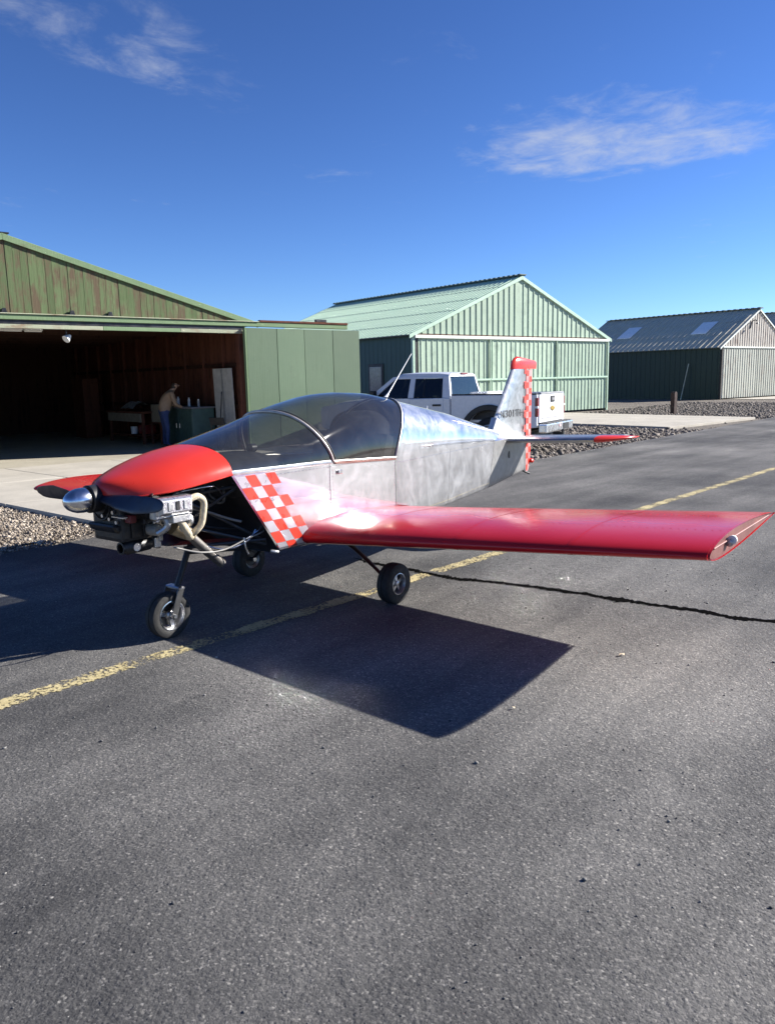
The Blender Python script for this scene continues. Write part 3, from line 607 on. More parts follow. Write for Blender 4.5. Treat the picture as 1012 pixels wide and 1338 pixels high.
# ------------------------------------------------------------------ man at the bench
def person():
    # skeleton: joints with radii; the man faces local +x, bent over the bench
    J = {'pel': ((0, 0, .95), .155), 'waist': ((.03, 0, 1.10), .150), 'chest': ((.13, 0, 1.30), .165), 'shl': ((.21, 0, 1.43), .12), 'neck': ((.26, 0, 1.50), .058), 'hd0': ((.30, 0, 1.56), .075), 'hd1': ((.34, 0, 1.635), .092), 'hd2': ((.36, 0, 1.70), .07),
         'sl': ((.20, .19, 1.41), .075), 'el': ((.27, .25, 1.14), .052), 'wl': ((.48, .17, 1.04), .035), 'hl': ((.57, .14, 1.02), .036),
         'sr': ((.20, -.19, 1.41), .075), 'er': ((.27, -.25, 1.14), .052), 'wr': ((.48, -.17, 1.04), .035), 'hr': ((.57, -.14, 1.02), .036),
         'hpl': ((0, .1, .88), .105), 'kl': ((.03, .11, .50), .068), 'al': ((-.01, .12, .09), .046), 'tl': ((.13, .13, .045), .040), 'hpr': ((0, -.1, .88), .105), 'kr': ((.05, -.11, .50), .068), 'ar': ((.02, -.12, .09), .046), 'tr': ((.16, -.13, .045), .040)}
    E_ = [('pel', 'waist'), ('waist', 'chest'), ('chest', 'shl'), ('shl', 'neck'), ('neck', 'hd0'), ('hd0', 'hd1'), ('hd1', 'hd2'), ('shl', 'sl'), ('sl', 'el'), ('el', 'wl'), ('wl', 'hl'), ('shl', 'sr'), ('sr', 'er'), ('er', 'wr'), ('wr', 'hr'), ('pel', 'hpl'), ('hpl', 'kl'), ('kl', 'al'), ('al', 'tl'), ('pel', 'hpr'), ('hpr', 'kr'), ('kr', 'ar'), ('ar', 'tr')]
    fing = []
    for s_, h in ((1, 'hl'), (-1, 'hr')):
        hp = Vector(J[h][0])
        for q, (dy, ln) in enumerate(((-.03, .065), (-.010, .08), (.011, .075), (.030, .06))):
            a = 'f%s%d' % (h, q); J[a] = (tuple(hp + Vector((.03, dy, -.003))), .011); J[a + 'm'] = (tuple(hp + Vector((.03 + ln * .6, dy * 1.1, -.012))), .0095); J[a + 'e'] = (tuple(hp + Vector((.03 + ln, dy * 1.1, -.035))), .008); E_ += [(h, a), (a, a + 'm'), (a + 'm', a + 'e')]
        a = 't' + h; J[a] = (tuple(hp + Vector((.0, -s_ * .04, .0))), .012); J[a + 'e'] = (tuple(hp + Vector((.035, -s_ * .06, -.02))), .009); E_ += [(h, a), (a, a + 'e')]
    keys = list(J); idx = {k: i for i, k in enumerate(keys)}
    me = bpy.data.meshes.new('skeleton'); me.from_pydata([J[k][0] for k in keys], [(idx[a], idx[b_]) for a, b_ in E_], [])
    ob = bpy.data.objects.new('skeleton', me); C.objects.link(ob)
    sk = ob.modifiers.new('skin', 'SKIN'); sk.use_smooth_shade = True
    sv = me.skin_vertices[0].data
    for k in keys: r = J[k][1]; sv[idx[k]].radius = ((r, r * (1.25 if k in ('pel', 'waist', 'chest') else 1.0)) if k not in ('chest', 'shl') else (r * .95, r * 1.1)); sv[idx[k]].use_root = (k == 'pel')
    ss = ob.modifiers.new('sub', 'SUBSURF'); ss.levels = 2; ss.render_levels = 2
    dg = bpy.context.evaluated_depsgraph_get(); m2 = bpy.data.meshes.new_from_object(ob.evaluated_get(dg)); bpy.data.objects.remove(ob)
    for mm in (simple('skin', (.42, .25, .17), .55, var=.08), simple('tan_shirt', (.30, .20, .125), .85, bmp=.004, bscale=25), simple('blue_jeans', (.035, .055, .14), .85, bmp=.003, bscale=30), simple('dark_shoe', (.03, .025, .02), .6), simple('brown_hair', (.04, .028, .02), .7)): m2.materials.append(mm)
    for p in m2.polygons:
        c_ = p.center
        if c_.z < .085: i = 3
        elif c_.z < .985 and c_.x < .3: i = 2
        elif c_.x > .42 and c_.z < 1.2: i = 0
        elif c_.z > 1.505: i = 4 if (c_.x < .335 and c_.z > 1.55) or c_.z > 1.69 else 0
        else: i = 1
        p.material_index = i
    m2.shade_smooth()
    o = link('person', m2, None, Vector((-5.89, 21.03, .03)), (0, 0, R(28))); tag(o, 'man in tan shirt and blue jeans bending over the bench inside the hangar', 'person')
    b = MB(); b.lathe([(0, .02), (.012, .022), (.03, .012), (.04, .004)], axis='X', n=8); n_ = b.build('nose', bpy.data.materials['skin'], o); n_.location = (.425, 0, 1.625)
    for s_ in (-1, 1):
        b = MB(); b.lathe([(-.012, .006), (0, .028), (.012, .02)], axis='Y', n=10); e = b.build('ear', bpy.data.materials['skin'], o); e.location = (.335, s_ * .093, 1.63)
        b = MB(); b.lathe([(0, .012), (.006, .008)], axis='X', n=8); e = b.build('eye', BLACK, o); e.location = (.424, s_ * .035, 1.648)
    b = MB(); b.box((.427, 0, 1.585), (.006, .045, .008)); b.build('mouth', simple('lip', (.3, .12, .1), .6), o, 0)
person()

# ------------------------------------------------------------------ metal hangars
def rib_profile(a, b, pitch, rw, dep):
    """(position, offset) samples across a ribbed sheet"""
    out = [(a, 0.0)]; x = a + pitch * .5
    while x + rw < b:
        s = rw * .28; out += [(x - rw / 2, 0), (x - rw / 2 + s, dep), (x + rw / 2 - s, dep), (x + rw / 2, 0)]; x += pitch
    out.append((b, 0.0)); return out
def wall_sheet(name, mat, parent, x0, x1, zb, zt, pitch=.33, rw=.12, dep=.035, y=0.0, apex=None):
    b = MB(); pr = rib_profile(x0, x1, pitch, rw, dep); V = []
    if apex is not None: pr = sorted(pr + [(apex, 0.0)]) if not any(abs(p[0] - apex) < .08 for p in pr) else pr
    for x, d in pr: V += [(x, y - d, zb), (x, y - d, zt(x))]
    b.add(V, [(2 * i, 2 * i + 2, 2 * i + 3, 2 * i + 1) for i in range(len(pr) - 1)])
    return b.build(name, mat, parent, 0)
def side_sheet(name, mat, parent, y0, y1, zb, zt, x, pitch=.33, rw=.1, dep=.02):
    b = MB(); pr = rib_profile(y0, y1, pitch, rw, dep); V = []
    for y, d in pr: V += [(x - d, y, zb), (x - d, y, zt)]
    b.add(V, [(2 * i, 2 * i + 1, 2 * i + 3, 2 * i + 2) for i in range(len(pr) - 1)])
    return b.build(name, mat, parent, 0)
def roof_sheet(name, mat, parent, xr, zr, xe, ze, y0, y1, pitch, rw, dep, laps=4):
    pr = rib_profile(y0, y1, pitch, rw, dep); n = Vector((zr - ze, 0, abs(xe - xr))).normalized()
    if xe < xr: n.x = -n.x
    b = MB(); V = []; rows = []
    for k in range(laps):                               # sheets laid in courses, each lapping the one below
        t0, t1 = k / laps, (k + 1) / laps + (.008 if k < laps - 1 else 0); V = []; off = .004 * (laps - k)
        for y, d in pr:
            for t in (t0, t1): V.append(Vector((lerp(xr, xe, t), y, lerp(zr, ze, t))) + n * (d + off + (.010 if t == t1 else 0)))
        b.add(V, [(2 * i, 2 * i + 1, 2 * i + 3, 2 * i + 2) for i in range(len(pr) - 1)])
    o = b.build(name, mat, parent, 0)
    b = MB(); b.prism([(xr, zr - .03), (xe, ze - .03), (xe, ze - .0), (xr, zr - .0)], y0 + .02, y1 - .02); b.build('roof_deck', ROOFDECK, o, 0)
    return o
ROOFDECK = simple('roof_underside', (.12, .12, .11), .8)
MINT = mat_weathered('mint_sheet_metal', (.36, .475, .355), (.41, .52, .395), (.27, .36, .27), .50, (3, 3, .4), rough=.5, bd=.002)
MINT_ROOF = mat_weathered('mint_roof_metal', (.47, .64, .48), (.51, .67, .52), (.42, .59, .44), .4, (2, 1, 1), rough=.38, bd=.002)
MINT_T = simple('mint_trim', (.42, .58, .45), .45, var=.08); TEAL = mat_weathered('dark_teal_sheet', (.052, .105, .088), (.06, .12, .10), (.045, .09, .075), .3, (3, 3, .5), rough=.55, bd=.002)
WHITE_T = simple('white_trim', (.66, .70, .64), .5, var=.1); RUSTB = simple('rusty_gap', (.14, .085, .06), .9)
h2 = empty('mint_green_hangar', (1.147, 32.13, -.06), R(38)); tag(h2, 'mint green ribbed metal hangar with closed sliding doors behind the truck', 'hangar')
W2, D_2, ZE2, ZP2 = 12.7, 14.5, 3.58, 6.14; XM = W2 / 2
zt2 = lambda x: ZP2 - .08 - abs(x - XM) * (ZP2 - ZE2) / XM
for a, c_ in ((0.02, XM), (XM, W2 - .02)): wall_sheet('gable_sheet', MINT, h2, a, c_, 3.56, lambda x: max(3.57, zt2(x)), .34, .10, .032)
b = MB(); b.b2((.1, .0, 3.50), (W2 - .1, .05, 3.56)); b.build('header_gap', RUSTB, h2, 0)
b = MB(); b.b2((.05, -.13, 3.37), (W2 - .02, -.02, 3.495)); b.build('door_track', WHITE_T, h2, 0, bev=.01)
for i, (a, c_) in enumerate(((.28, 4.35), (4.36, 8.75), (8.76, W2 - .06))):
    dl = wall_sheet('sliding_door', MINT, h2, a, c_, .10, lambda x: 3.38, (.30, .30, .26)[i], .09, .026, y=-.03 - .012 * (i % 2))
    b = MB(); b.b2((a, -.115, 1.62), (c_, -.085, 1.70)); b.build('door_rail', MINT_T, dl, 0, bev=.006)
    b = MB(); b.b2((c_ - .05, -.11, .1), (c_, -.05, 3.37)); b.build('door_stile', MINT, dl, 0, bev=.005)
b = MB(); b.b2((.12, -.012, .06), (.27, .02, 3.4)); b.build('jamb_shade_strip', BLACK, h2, 0)  # solid black strip standing in for the shade between trim and door
for x in (-.03, W2 - .05):
    b = MB(); b.b2((x, -.05, .0), (x + .12, .06, 3.6)); b.build('corner_trim', MINT_T, h2, 0, bev=.008)
for sgn in (-1, 1):
    xe = XM + sgn * (XM + .22); ze = ZP2 - (XM + .22) * (ZP2 - ZE2) / XM
    r = roof_sheet('roof_sheet', MINT_ROOF, h2, XM, ZP2, xe, ze, -.06, D_2, .30, .07, .03, 5)
    b = MB(); b.prism([(XM, ZP2 + .02), (xe, ze + .02), (xe, ze - .14), (XM, ZP2 - .14)], -.09, -.062); b.build('barge_trim', MINT_T, r, 0, bev=.006)
rc = MB()
for k in range(49): rc.box((XM, -.05 + k * .30, ZP2 + .075), (.44, .16, .035))
rc.b2((XM - .2, -.08, ZP2 + .02), (XM + .2, D_2, ZP2 + .06)); rc.build('ridge_cap', simple('ridge_grey_green', (.10, .15, .13), .6), h2, 0)
side_sheet('left_wall', TEAL, h2, .05, D_2, 0, 3.52, 0.0, .3, .06, .012)
b = MB(); b.b2((W2, .05, 0), (W2 + .02, D_2, 3.52)); b.build('right_wall', MINT, h2, 0)
b = MB(); b.prism([(0, 0), (W2, 0), (W2, 3.5), (XM, ZP2 - .1), (0, 3.5)], D_2 - .03, D_2); b.build('rear_wall', MINT, h2, 0)
b = MB(); b.b2((.06, .3, .0), (W2 - .06, .35, 3.4)); b.build('interior_screen', BLACK, h2, 0)
# side door with its glazed upper half
dd = MB().b2((-.045, 1.9, .06), (-.012, 2.95, 2.42)).build('side_door', simple('door_dark_frame', (.016, .018, .02), .5), h2, 0, bev=.006)
b = MB(); b.b2((-.058, 2.03, .2), (-.047, 2.82, 2.28)); b.build('door_glass', mat_glass('door_window_glass', (.3, .32, .36), .35, (.42, .45, .52), .12), dd, 0)
b = MB(); b.b2((-.052, 2.02, .14), (-.0475, 2.83, 2.29)); b.build('door_backing', simple('pale_blind', (.30, .32, .37), .7), dd, 0)

OLDG = mat_weathered('weathered_grey_sheet', (.46, .43, .37), (.52, .48, .42), (.27, .22, .18), .50, (4, 4, .45), rough=.6, bd=.003)
OLDMINT = mat_weathered('weathered_mint_sheet', (.42, .44, .37), (.47, .48, .41), (.27, .245, .20), .46, (4, 4, .45), rough=.6, bd=.003)
OLDROOF = mat_weathered('weathered_roof', (.48, .45, .36), (.55, .51, .41), (.70, .66, .58), .30, (.6, 3, .6), rough=.8, bd=.003)
DGREEN = mat_weathered('dark_green_sheet', (.009, .022, .018), (.011, .026, .021), (.007, .018, .015), .3, (3, 3, .5), rough=.5, bd=.002)
def old_hangar(name, corner, label, W, D, ze, zp, detail=True):
    h = empty(name, corner, R(38)); tag(h, label, 'hangar'); xm = W / 2
    zt = lambda x: zp - .08 - abs(x - xm) * (zp - ze) / xm
    wall_sheet('gable_sheet', OLDG, h, .02, xm, 3.40, lambda x: max(3.41, zt(x)), .30, .10, .03); wall_sheet('gable_sheet', OLDG, h, xm, W - .02, 3.40, lambda x: max(3.41, zt(x)), .30, .10, .03)
    for a, c_ in ((.1, xm), (xm + .01, W - .05)): wall_sheet('sliding_door', OLDMINT, h, a, c_, .08, lambda x: 3.32, .30, .10, .03, y=-.04)
    b = MB(); b.b2((.0, -.12, 3.30), (W, -.02, 3.39)); b.build('door_track', WHITE_T, h, 0, bev=.01)
    b = MB(); b.b2((-.06, -.08, 0), (.09, .06, 3.45)); b.build('corner_post', simple('dark_post', (.03, .025, .022), .8), h, 0, bev=.01)
    for sgn in (-1, 1):
        xe = xm + sgn * (xm + .28); z2 = zp - (xm + .28) * (zp - ze) / xm
        r = roof_sheet('roof_sheet', OLDROOF, h, xm, zp, xe, z2, -.06, D, .42, .09, .04, 3)
        b = MB(); b.prism([(xm, zp + .0), (xe, z2 + .0), (xe, z2 - .12), (xm, zp - .12)], -.09, -.062); b.build('barge_trim', WHITE_T, r, 0, bev=.006)
        if detail and sgn < 0:
            n = Vector((-(zp - ze), 0, xm)).normalized()
            for (y0, y1) in ((2.05, 3.15), (8.0, 9.1)):
                bb = MB(); P = []
                for t, y in ((.30, y0), (.62, y0), (.62, y1), (.30, y1)): P.append(Vector((lerp(xm, xe, t), y, lerp(zp, z2, t))) + n * .065)
                bb.add(P + [p - n * .03 for p in P], [(0, 1, 2, 3), (4, 7, 6, 5), (0, 4, 5, 1), (1, 5, 6, 2), (2, 6, 7, 3), (3, 7, 4, 0)]); bb.build('skylight', simple('skylight_panel', (.92, .93, .94), .4, var=.1), r, 0)
    rc = MB()
    for k in range(int(D / .42)): rc.box((xm, -.05 + k * .42, zp + .075), (.4, .2, .04))
    rc.b2((xm - .18, -.2, zp + .02), (xm + .18, D, zp + .06)); rc.build('ridge_cap', simple('ridge_dark', (.06, .075, .07), .6), h, 0)
    side_sheet('left_wall', DGREEN, h, .06, D, 0, 3.42, 0.0, .38, .07, .02)
    b = MB(); b.b2((W, .05, 0), (W + .02, D, 3.42)); b.build('right_wall', OLDG, h, 0)
    b = MB(); b.prism([(0, 0), (W, 0), (W, 3.4), (xm, zp - .1), (0, 3.4)], D - .03, D); b.build('rear_wall', OLDG, h, 0)
    return h
h3 = old_hangar('weathered_grey_hangar', (21.66, 51.30, -.06), 'weathered grey hangar with dark green side wall and two skylights', 9.1, 12.2, 3.46, 5.90)
lp = MB(); lp.tube(smooth_path([(3.55, -.05, 5.05), (3.55, -.3, 5.12), (3.55, -.42, 4.98)]), .03); lp.tube([(3.55, -.05, 5.05), (3.42, -.05, 4.6)], .03); lp.lathe([(0, .10), (.12, .04)], (3.55, -.42, 4.86), 'Z', 10); lp.build('gable_lamp', DARKMET, h3)
old_hangar('far_grey_hangar', (33.4, 63.6, -.06), 'sliver of a far hangar roof behind the weathered grey hangar', 9.5, 13, 3.9, 6.75, False)
o = MB().tube([(0, 0, 0), (.55, -.15, 2.35)], .032).build('leaning_pole', simple('pale_pole', (.42, .42, .36), .7), None, loc=Vector((21.66, 51.3, -.06)) + Vector((-.788, -.616, 0)) * .75 + Vector((-.616, .788, 0)) * 2.3, rot=(0, 0, R(38))); tag(o, 'pale pole leaning on the dark green hangar wall', 'pole')
o = MB().prism([(-.1, 0), (.1, 0), (.1, .92), (.06, .98), (-.06, .98), (-.1, .92)], -.1, .1).build('wooden_post', simple('brown_post', (.055, .032, .026), .8, bmp=.006, bscale=20), None, 0, bev=.012, loc=(12.55, 34.4, -.08), rot=(0, 0, .6)); tag(o, 'short brown wooden post standing in the gravel by the driveway', 'post')

# ------------------------------------------------------------------ white pickup truck
TW = simple('white_car_paint', (.70, .71, .73), .28, var=.03, coat=.6, rvar=.05); TBLK = simple('black_trim', (.014, .014, .015), .55); CHROME = simple('bumper_metal', (.62, .62, .63), .28, .9, var=.08); TAILR = simple('red_lens', (.20, .006, .010), .18, var=.05, coat=.6); GOLD = simple('gold_emblem', (.62, .42, .10), .3, .7)
def arc(cx, cz, r, a0, a1, n=14): return [(cx + r * math.cos(R(a0 + (a1 - a0) * i / n)), cz + r * math.sin(R(a0 + (a1 - a0) * i / n))) for i in range(n + 1)]
def wheel(parent, name, pos, r, w, side, rimmat=CAST, rim_r=.6, spokes=5, dish=.35):
    """wheel about local Y; side = +1 when the outer face looks to +Y"""
    wh = bpy.data.objects.new(name, None); C.objects.link(wh); wh.parent = parent; wh.location = pos; wh.empty_display_size = .1
    rr = r * rim_r; hw = w / 2
    b = MB(); b.lathe([(-hw * .82, rr), (-hw, rr * 1.12), (-hw * 1.02, r * .86), (-hw * .86, r * .965), (-hw * .5, r * .995), (-.12 * hw, r), (-.10 * hw, r * .975), (.10 * hw, r * .975), (.12 * hw, r), (hw * .5, r * .995), (hw * .86, r * .965), (hw * 1.02, r * .86), (hw, rr * 1.12), (hw * .82, rr)], axis='Y', n=40, cap=False); b.build('tyre', RUBBER, wh, 40)
    b = MB(); s = side
    b.lathe([(s * hw * .95, rr * 1.06), (s * hw * .98, rr * .99), (s * hw * .80, rr * .93), (s * hw * dish, rr * .86), (-s * hw * .6, rr * .84), (-s * hw * .9, rr * 1.03)], axis='Y', n=36, cap=False); rim = b.build('rim', rimmat, wh, 40)
    b = MB(); b.lathe([(s * hw * .15, rr * .30), (s * hw * .62, rr * .28), (s * hw * .72, rr * .20), (s * hw * .74, rr * .02)], axis='Y', n=20); b.build('hub', rimmat, rim, 40)
    for k in range(spokes):
        a = 2 * math.pi * k / spokes + .3; b = MB(); ca, sa = math.cos(a), math.sin(a); P = []
        for (d, t, wd) in ((.22, .45, .17), (.90, .35, .13)):
            for tt in (t - .18, t + .05):
                for sd in (-1, 1): P.append((rr * (d * ca - sd * wd * sa), s * hw * tt, rr * (d * sa + sd * wd * ca)))
        b.add(P, [(0, 1, 3, 2), (4, 6, 7, 5), (0, 4, 5, 1), (2, 3, 7, 6), (0, 2, 6, 4), (1, 5, 7, 3)]); b.build('spoke', rimmat, rim, 30)
    b = MB(); b.lathe([(-s * hw * .5, rr * .80), (-s * hw * .2, rr * .8)], axis='Y', n=20); b.build('brake_disc', DARKMET, wh, 30)
    return wh
def truck():
    t = empty('pickup_truck', (2.85, 18.84, -.05), R(150)); tag(t, 'white crew cab pickup truck parked behind the aircraft tail', 'truck')
    AX2 = 3.80
    def yz(z): return lerp(.95, .76, max(0, (z - 1.28) / .55))
    def tilted(poly, mat, name, parent, s, th=.045, inset=0.0):
        b = MB(); n = len(poly); V = [(x, s * (yz(z) - inset), z) for x, z in poly] + [(x, s * (yz(z) - inset - th), z) for x, z in poly]
        b.add(V, [tuple(range(n)), tuple(range(2 * n - 1, n - 1, -1))] + [(i, i + n, (i + 1) % n + n, (i + 1) % n) for i in range(n)]); return b.build(name, mat, parent, 0, bev=.006 if th > .02 else 0, tri=True)
    bedo = MB(); bedo.b2((-1.05, -.86, .72), (.92, .86, .78)); bedo.b2((.86, -.86, .72), (.92, .86, 1.33)); bed = bedo.build('bed', TW, t, 0)
    for s in (1, -1):
        y0, y1 = (.86, .985) if s > 0 else (-.985, -.86)
        b = MB(); b.prism([(-1.13, .62), (-.62, .58)] + arc(0, .42, .60, 165, 15) + [(.62, .52), (.955, .52), (.955, 1.345), (-1.13, 1.345)], y0, y1); sd = b.build('bed_side', TW, bed, 0, bev=.012, tri=True)
        b = MB(); oo = arc(0, .42, .715, 172, 8, 18); ii = arc(0, .42, .585, 8, 172, 18); ya, yb = (.99, 1.045) if s > 0 else (-1.045, -.99); b.prism(oo + ii, ya, yb); b.build('fender_flare', TBLK, sd, 0, bev=.012, tri=True)
        b = MB(); b.b2((-1.12, y0 - .015 * s * 0, 1.347), (.955, y1, 1.375)); b.build('bed_rail', TBLK if s > 0 else TW, sd, 0, bev=.008)
        b = MB(); b.b2((-.60, min(s * .58, s * .855), .44), (.60, max(s * .58, s * .855), 1.06)); b.build('wheel_well', TBLK, sd, 0)
        # tail light: red over white over red
        lm = MB(); lm.b2((-1.152, min(s * .915, s * .993), .86), (-1.085, max(s * .915, s * .993), 1.28)); lo = lm.build('tail_light', TAILR, t, 0, bev=.012)
        lm = MB(); lm.b2((-1.156, min(s * .92, s * .997), 1.04), (-1.09, max(s * .92, s * .997), 1.10)); lm.build('reverse_lens', WHITE, lo, 0, bev=.01)
        # cab and front side panel with wheel arch
        ya, yb = (.80, .97) if s > 0 else (-.97, -.80)
        b = MB(); b.prism([(.985, .50), (AX2 - .52, .46)] + arc(AX2, .40, .50, 165, 15) + [(AX2 + .52, .5), (4.62, .55), (4.66, .95), (4.55, 1.10), (3.2, 1.27), (.985, 1.29)], ya, yb); cs = b.build('cab_side', TW, t, 0, bev=.014, tri=True)
        b = MB(); oo = arc(AX2, .40, .585, 172, 8, 18); ii = arc(AX2, .40, .495, 8, 172, 18); yc, yd_ = (.972, 1.02) if s > 0 else (-1.02, -.972); b.prism(oo + ii, yc, yd_); b.build('fender_flare', TBLK, cs, 0, bev=.01, tri=True)
        for nm, x0, x1 in (('rear_door', 1.16, 2.04), ('front_door', 2.06, 3.14)):
            yc, yd_ = (.972, .984) if s > 0 else (-.984, -.972)
            b = MB(); b.prism([(x0, .56), (x1, .56), (x1, 1.265), (x0, 1.285)], yc, yd_); dr_ = b.build(nm, TW, cs, 0, bev=.005)
            b = MB(); hx = x0 + .16; b.b2((hx - .11, min(s * .986, s * 1.01), 1.10), (hx + .11, max(s * .986, s * 1.01), 1.145)); b.build('door_handle', TBLK, dr_, 0, bev=.008)
        tilted([(.985, 1.292), (1.20, 1.292), (1.255, 1.80), (1.10, 1.80)], TW, 'rear_pillar', t, s, .10)
        tilted([(1.97, 1.292), (2.12, 1.292), (2.11, 1.75), (1.98, 1.75)], TW, 'middle_pillar', t, s, .05)
        tilted([(3.06, 1.285), (3.26, 1.275), (2.60, 1.80), (2.47, 1.80)], TW, 'windscreen_pillar', t, s, .06)
        tilted([(1.257, 1.745), (2.50, 1.745), (2.44, 1.80), (1.26, 1.80)], TW, 'roof_rail', t, s, .05)
        tilted([(1.20, 1.30), (1.965, 1.30), (1.975, 1.742), (1.25, 1.742)], TRUCKGLASS, 'rear_door_window', t, s, .006, .02)
        tilted([(2.125, 1.30), (3.03, 1.288), (2.51, 1.742), (2.115, 1.742)], TRUCKGLASS, 'front_door_window', t, s, .006, .02)
        tilted([(1.70, 1.30), (1.725, 1.30), (1.735, 1.742), (1.71, 1.742)], TBLK, 'window_divider', t, s, .012, .012)
        b = MB(); b.box((2.98, s * 1.10, 1.36), (.10, .17, .24)); m_ = b.build('mirror', TBLK, t, 0, bev=.025, seg=2)
        b = MB(); b.tube([(3.0, s * .95, 1.30), (3.0, s * 1.05, 1.34)], .025); b.build('mirror_arm', TBLK, m_)
        wheel(t, 'wheel', (0, s * .855, .42), .42, .28, s, CAST, .58, 6); wheel(t, 'wheel', (AX2, s * .855, .42), .42, .26, s, CAST, .58, 6)
        lm = MB(); lm.b2((4.50, min(s * .58, s * .93), .86), (4.67, max(s * .58, s * .93), 1.07)); lm.build('headlight', WHITE, t, 0, bev=.02)
    # roof shell, rear wall, windows
    rings = []
    for x, zt, w in ((1.06, 1.80, .70), (1.10, 1.855, .755), (1.35, 1.885, .77), (2.0, 1.895, .77), (2.4, 1.875, .765), (2.58, 1.81, .72)):
        rings.append([(x, -w, 1.785), (x, -w * .96, zt - .025), (x, -w * .8, zt), (x, 0, zt + .012), (x, w * .8, zt), (x, w * .96, zt - .025), (x, w, 1.785)])
    b = MB(); b.rings(rings, True, True); rf = b.build('roof', TW, t, 40)
    b = MB(); b.b2((1.035, -.17, 1.835), (1.085, .17, 1.868)); b.build('brake_light', TAILR, rf, 0, bev=.006)
    b = MB(); b.b2((.96, -.86, .55), (1.0, .86, 1.31)); b.build('cab_rear_panel', TW, t, 0, bev=.01)
    b = MB(); b.add([(1.02, -.84, 1.31), (1.02, .84, 1.31), (1.085, .70, 1.78), (1.085, -.70, 1.78)], [(0, 1, 2, 3)]); b.build('rear_window', TRUCKGLASS, t, 0)
    b = MB(); b.add([(3.28, -.86, 1.29), (3.28, .86, 1.29), (2.585, .72, 1.79), (2.585, -.72, 1.79)], [(0, 1, 2, 3)]); b.build('windscreen', TRUCKGLASS, t, 0)
    rings = []
    for x, zt in ((3.22, 1.28), (3.6, 1.27), (4.1, 1.22), (4.5, 1.14), (4.6, 1.05)): rings.append([(x, -.80, zt - .12), (x, -.78, zt - .03), (x, -.5, zt + .01), (x, 0, zt + .02), (x, .5, zt + .01), (x, .78, zt - .03), (x, .80, zt - .12)])
    b = MB(); b.rings(rings, True, True); b.build('bonnet', TW, t, 40)
    b = MB(); b.b2((4.50, -.57, .70), (4.66, .57, 1.06)); g_ = b.build('grille', TBLK, t, 0, bev=.015)
    b = MB(); b.b2((4.655, -.56, .86), (4.675, .56, .91)); b.build('grille_bar', CHROME, g_, 0, bev=.006)
    b = MB(); b.b2((4.5, -.95, .46), (4.78, .95, .70)); b.build('front_bumper', CHROME, t, 0, bev=.04, seg=2)
    b = MB(); b.b2((-1.0, -.75, .38), (4.5, .75, .52)); b.build('chassis', TBLK, t, 0)
    b = MB(); b.b2((1.02, -.8, .56), (3.3, .8, .95)); b.build('cab_floor', TBLK, t, 0)
    for x in (1.35, 2.35):
        for s in (-.42, .42):
            b = MB(); b.box((x, s, 1.18), (.16, .52, .62), Matrix.Rotation(R(-10), 3, 'Y')); st = b.build('seat_back', CLOTH, t, 0, bev=.04, seg=2)
            b = MB(); b.box((x - .07, s, 1.56), (.09, .26, .17)); b.build('headrest', CLOTH, st, 0, bev=.03, seg=2)
    # tailgate
    b = MB(); b.b2((-1.16, -.885, .72), (-1.07, .885, 1.345)); tg = b.build('tailgate', TW, t, 0, bev=.015, seg=2)
    b = MB(); b.b2((-1.165, -.80, 1.347), (-1.07, .80, 1.385)); b.build('tailgate_cap', simple('grey_cap', (.25, .26, .27), .6), tg, 0, bev=.008)
    b = MB(); b.b2((-1.168, -.75, .80), (-1.162, .75, .83)); b.build('tailgate_crease', simple('panel_gap', (.35, .35, .36), .5), tg, 0)
    b = MB(); b.b2((-1.178, -.13, 1.16), (-1.161, .13, 1.30)); hd = b.build('tailgate_handle', TBLK, tg, 0, bev=.006)
    b = MB(); b.b2((-1.185, -.09, 1.20), (-1.179, .09, 1.26)); b.build('handle_grip', simple('grey_grip', (.2, .2, .21), .4), hd, 0)
    em = [(-.13, .03), (-.045, .03), (-.045, .055), (.06, .055), (.06, .03), (.13, .03), (.11, -.03), (.03, -.03), (.03, -.055), (-.075, -.055), (-.075, -.03), (-.15, -.03)]
    b = MB(); b.prism([(y, 1.02 + z) for y, z in em], -1.18, -1.161, 'yz'); b.build('emblem', GOLD, tg, 0, tri=True)
    # bumper with plate recess and step
    b = MB(); b.b2((-1.36, -.98, .50), (-1.18, .98, .70)); bp = b.build('rear_bumper', CHROME, t, 0, bev=.03, seg=2)
    b = MB(); b.b2((-1.372, -.62, .53), (-1.355, -.22, .67)); b.build('plate_recess', TBLK, bp, 0, bev=.006)
    b = MB(); b.b2((-1.35, -.9, .701), (-1.19, .9, .715)); b.build('step_pad', TBLK, bp, 0, bev=.004)
    b = MB(); b.b2((-1.37, -.02, .60), (-1.358, .1, .655)); b.build('number_plate', simple('plate_pink', (.6, .38, .38), .5), bp, 0)
    b = MB(); b.b2((-1.45, -.05, .40), (-1.2, .05, .48)); b.tube([(-1.42, 0, .48), (-1.42, 0, .54)], .03); b.build('tow_hitch', DARKMET, t, 20)
    for s in (-.35, .45):
        b = MB(); b.tube([(-1.1, s, .40), (-1.22, s, .34)], .03); b.build('exhaust_tip' if s < 0 else 'tow_hook', STEEL, t)
    return t
truck()
tb = empty('white_toolbox', (2.85, 18.84, -.05), R(150)); tb.location = Vector((2.85, 18.84, -.05)) + Vector((-.866, .5, 0)) * .58 + Vector((0, 0, .79)); tag(tb, 'white box across the truck bed behind the cab', 'toolbox')
b = MB(); b.b2((-.2, -.82, .0), (.22, .2, .575)); b.build('body', TW, tb, 0, bev=.012); b = MB(); b.b2((-.21, -.83, .58), (.23, .21, .62)); b.build('lid', TW, tb, 0, bev=.012)

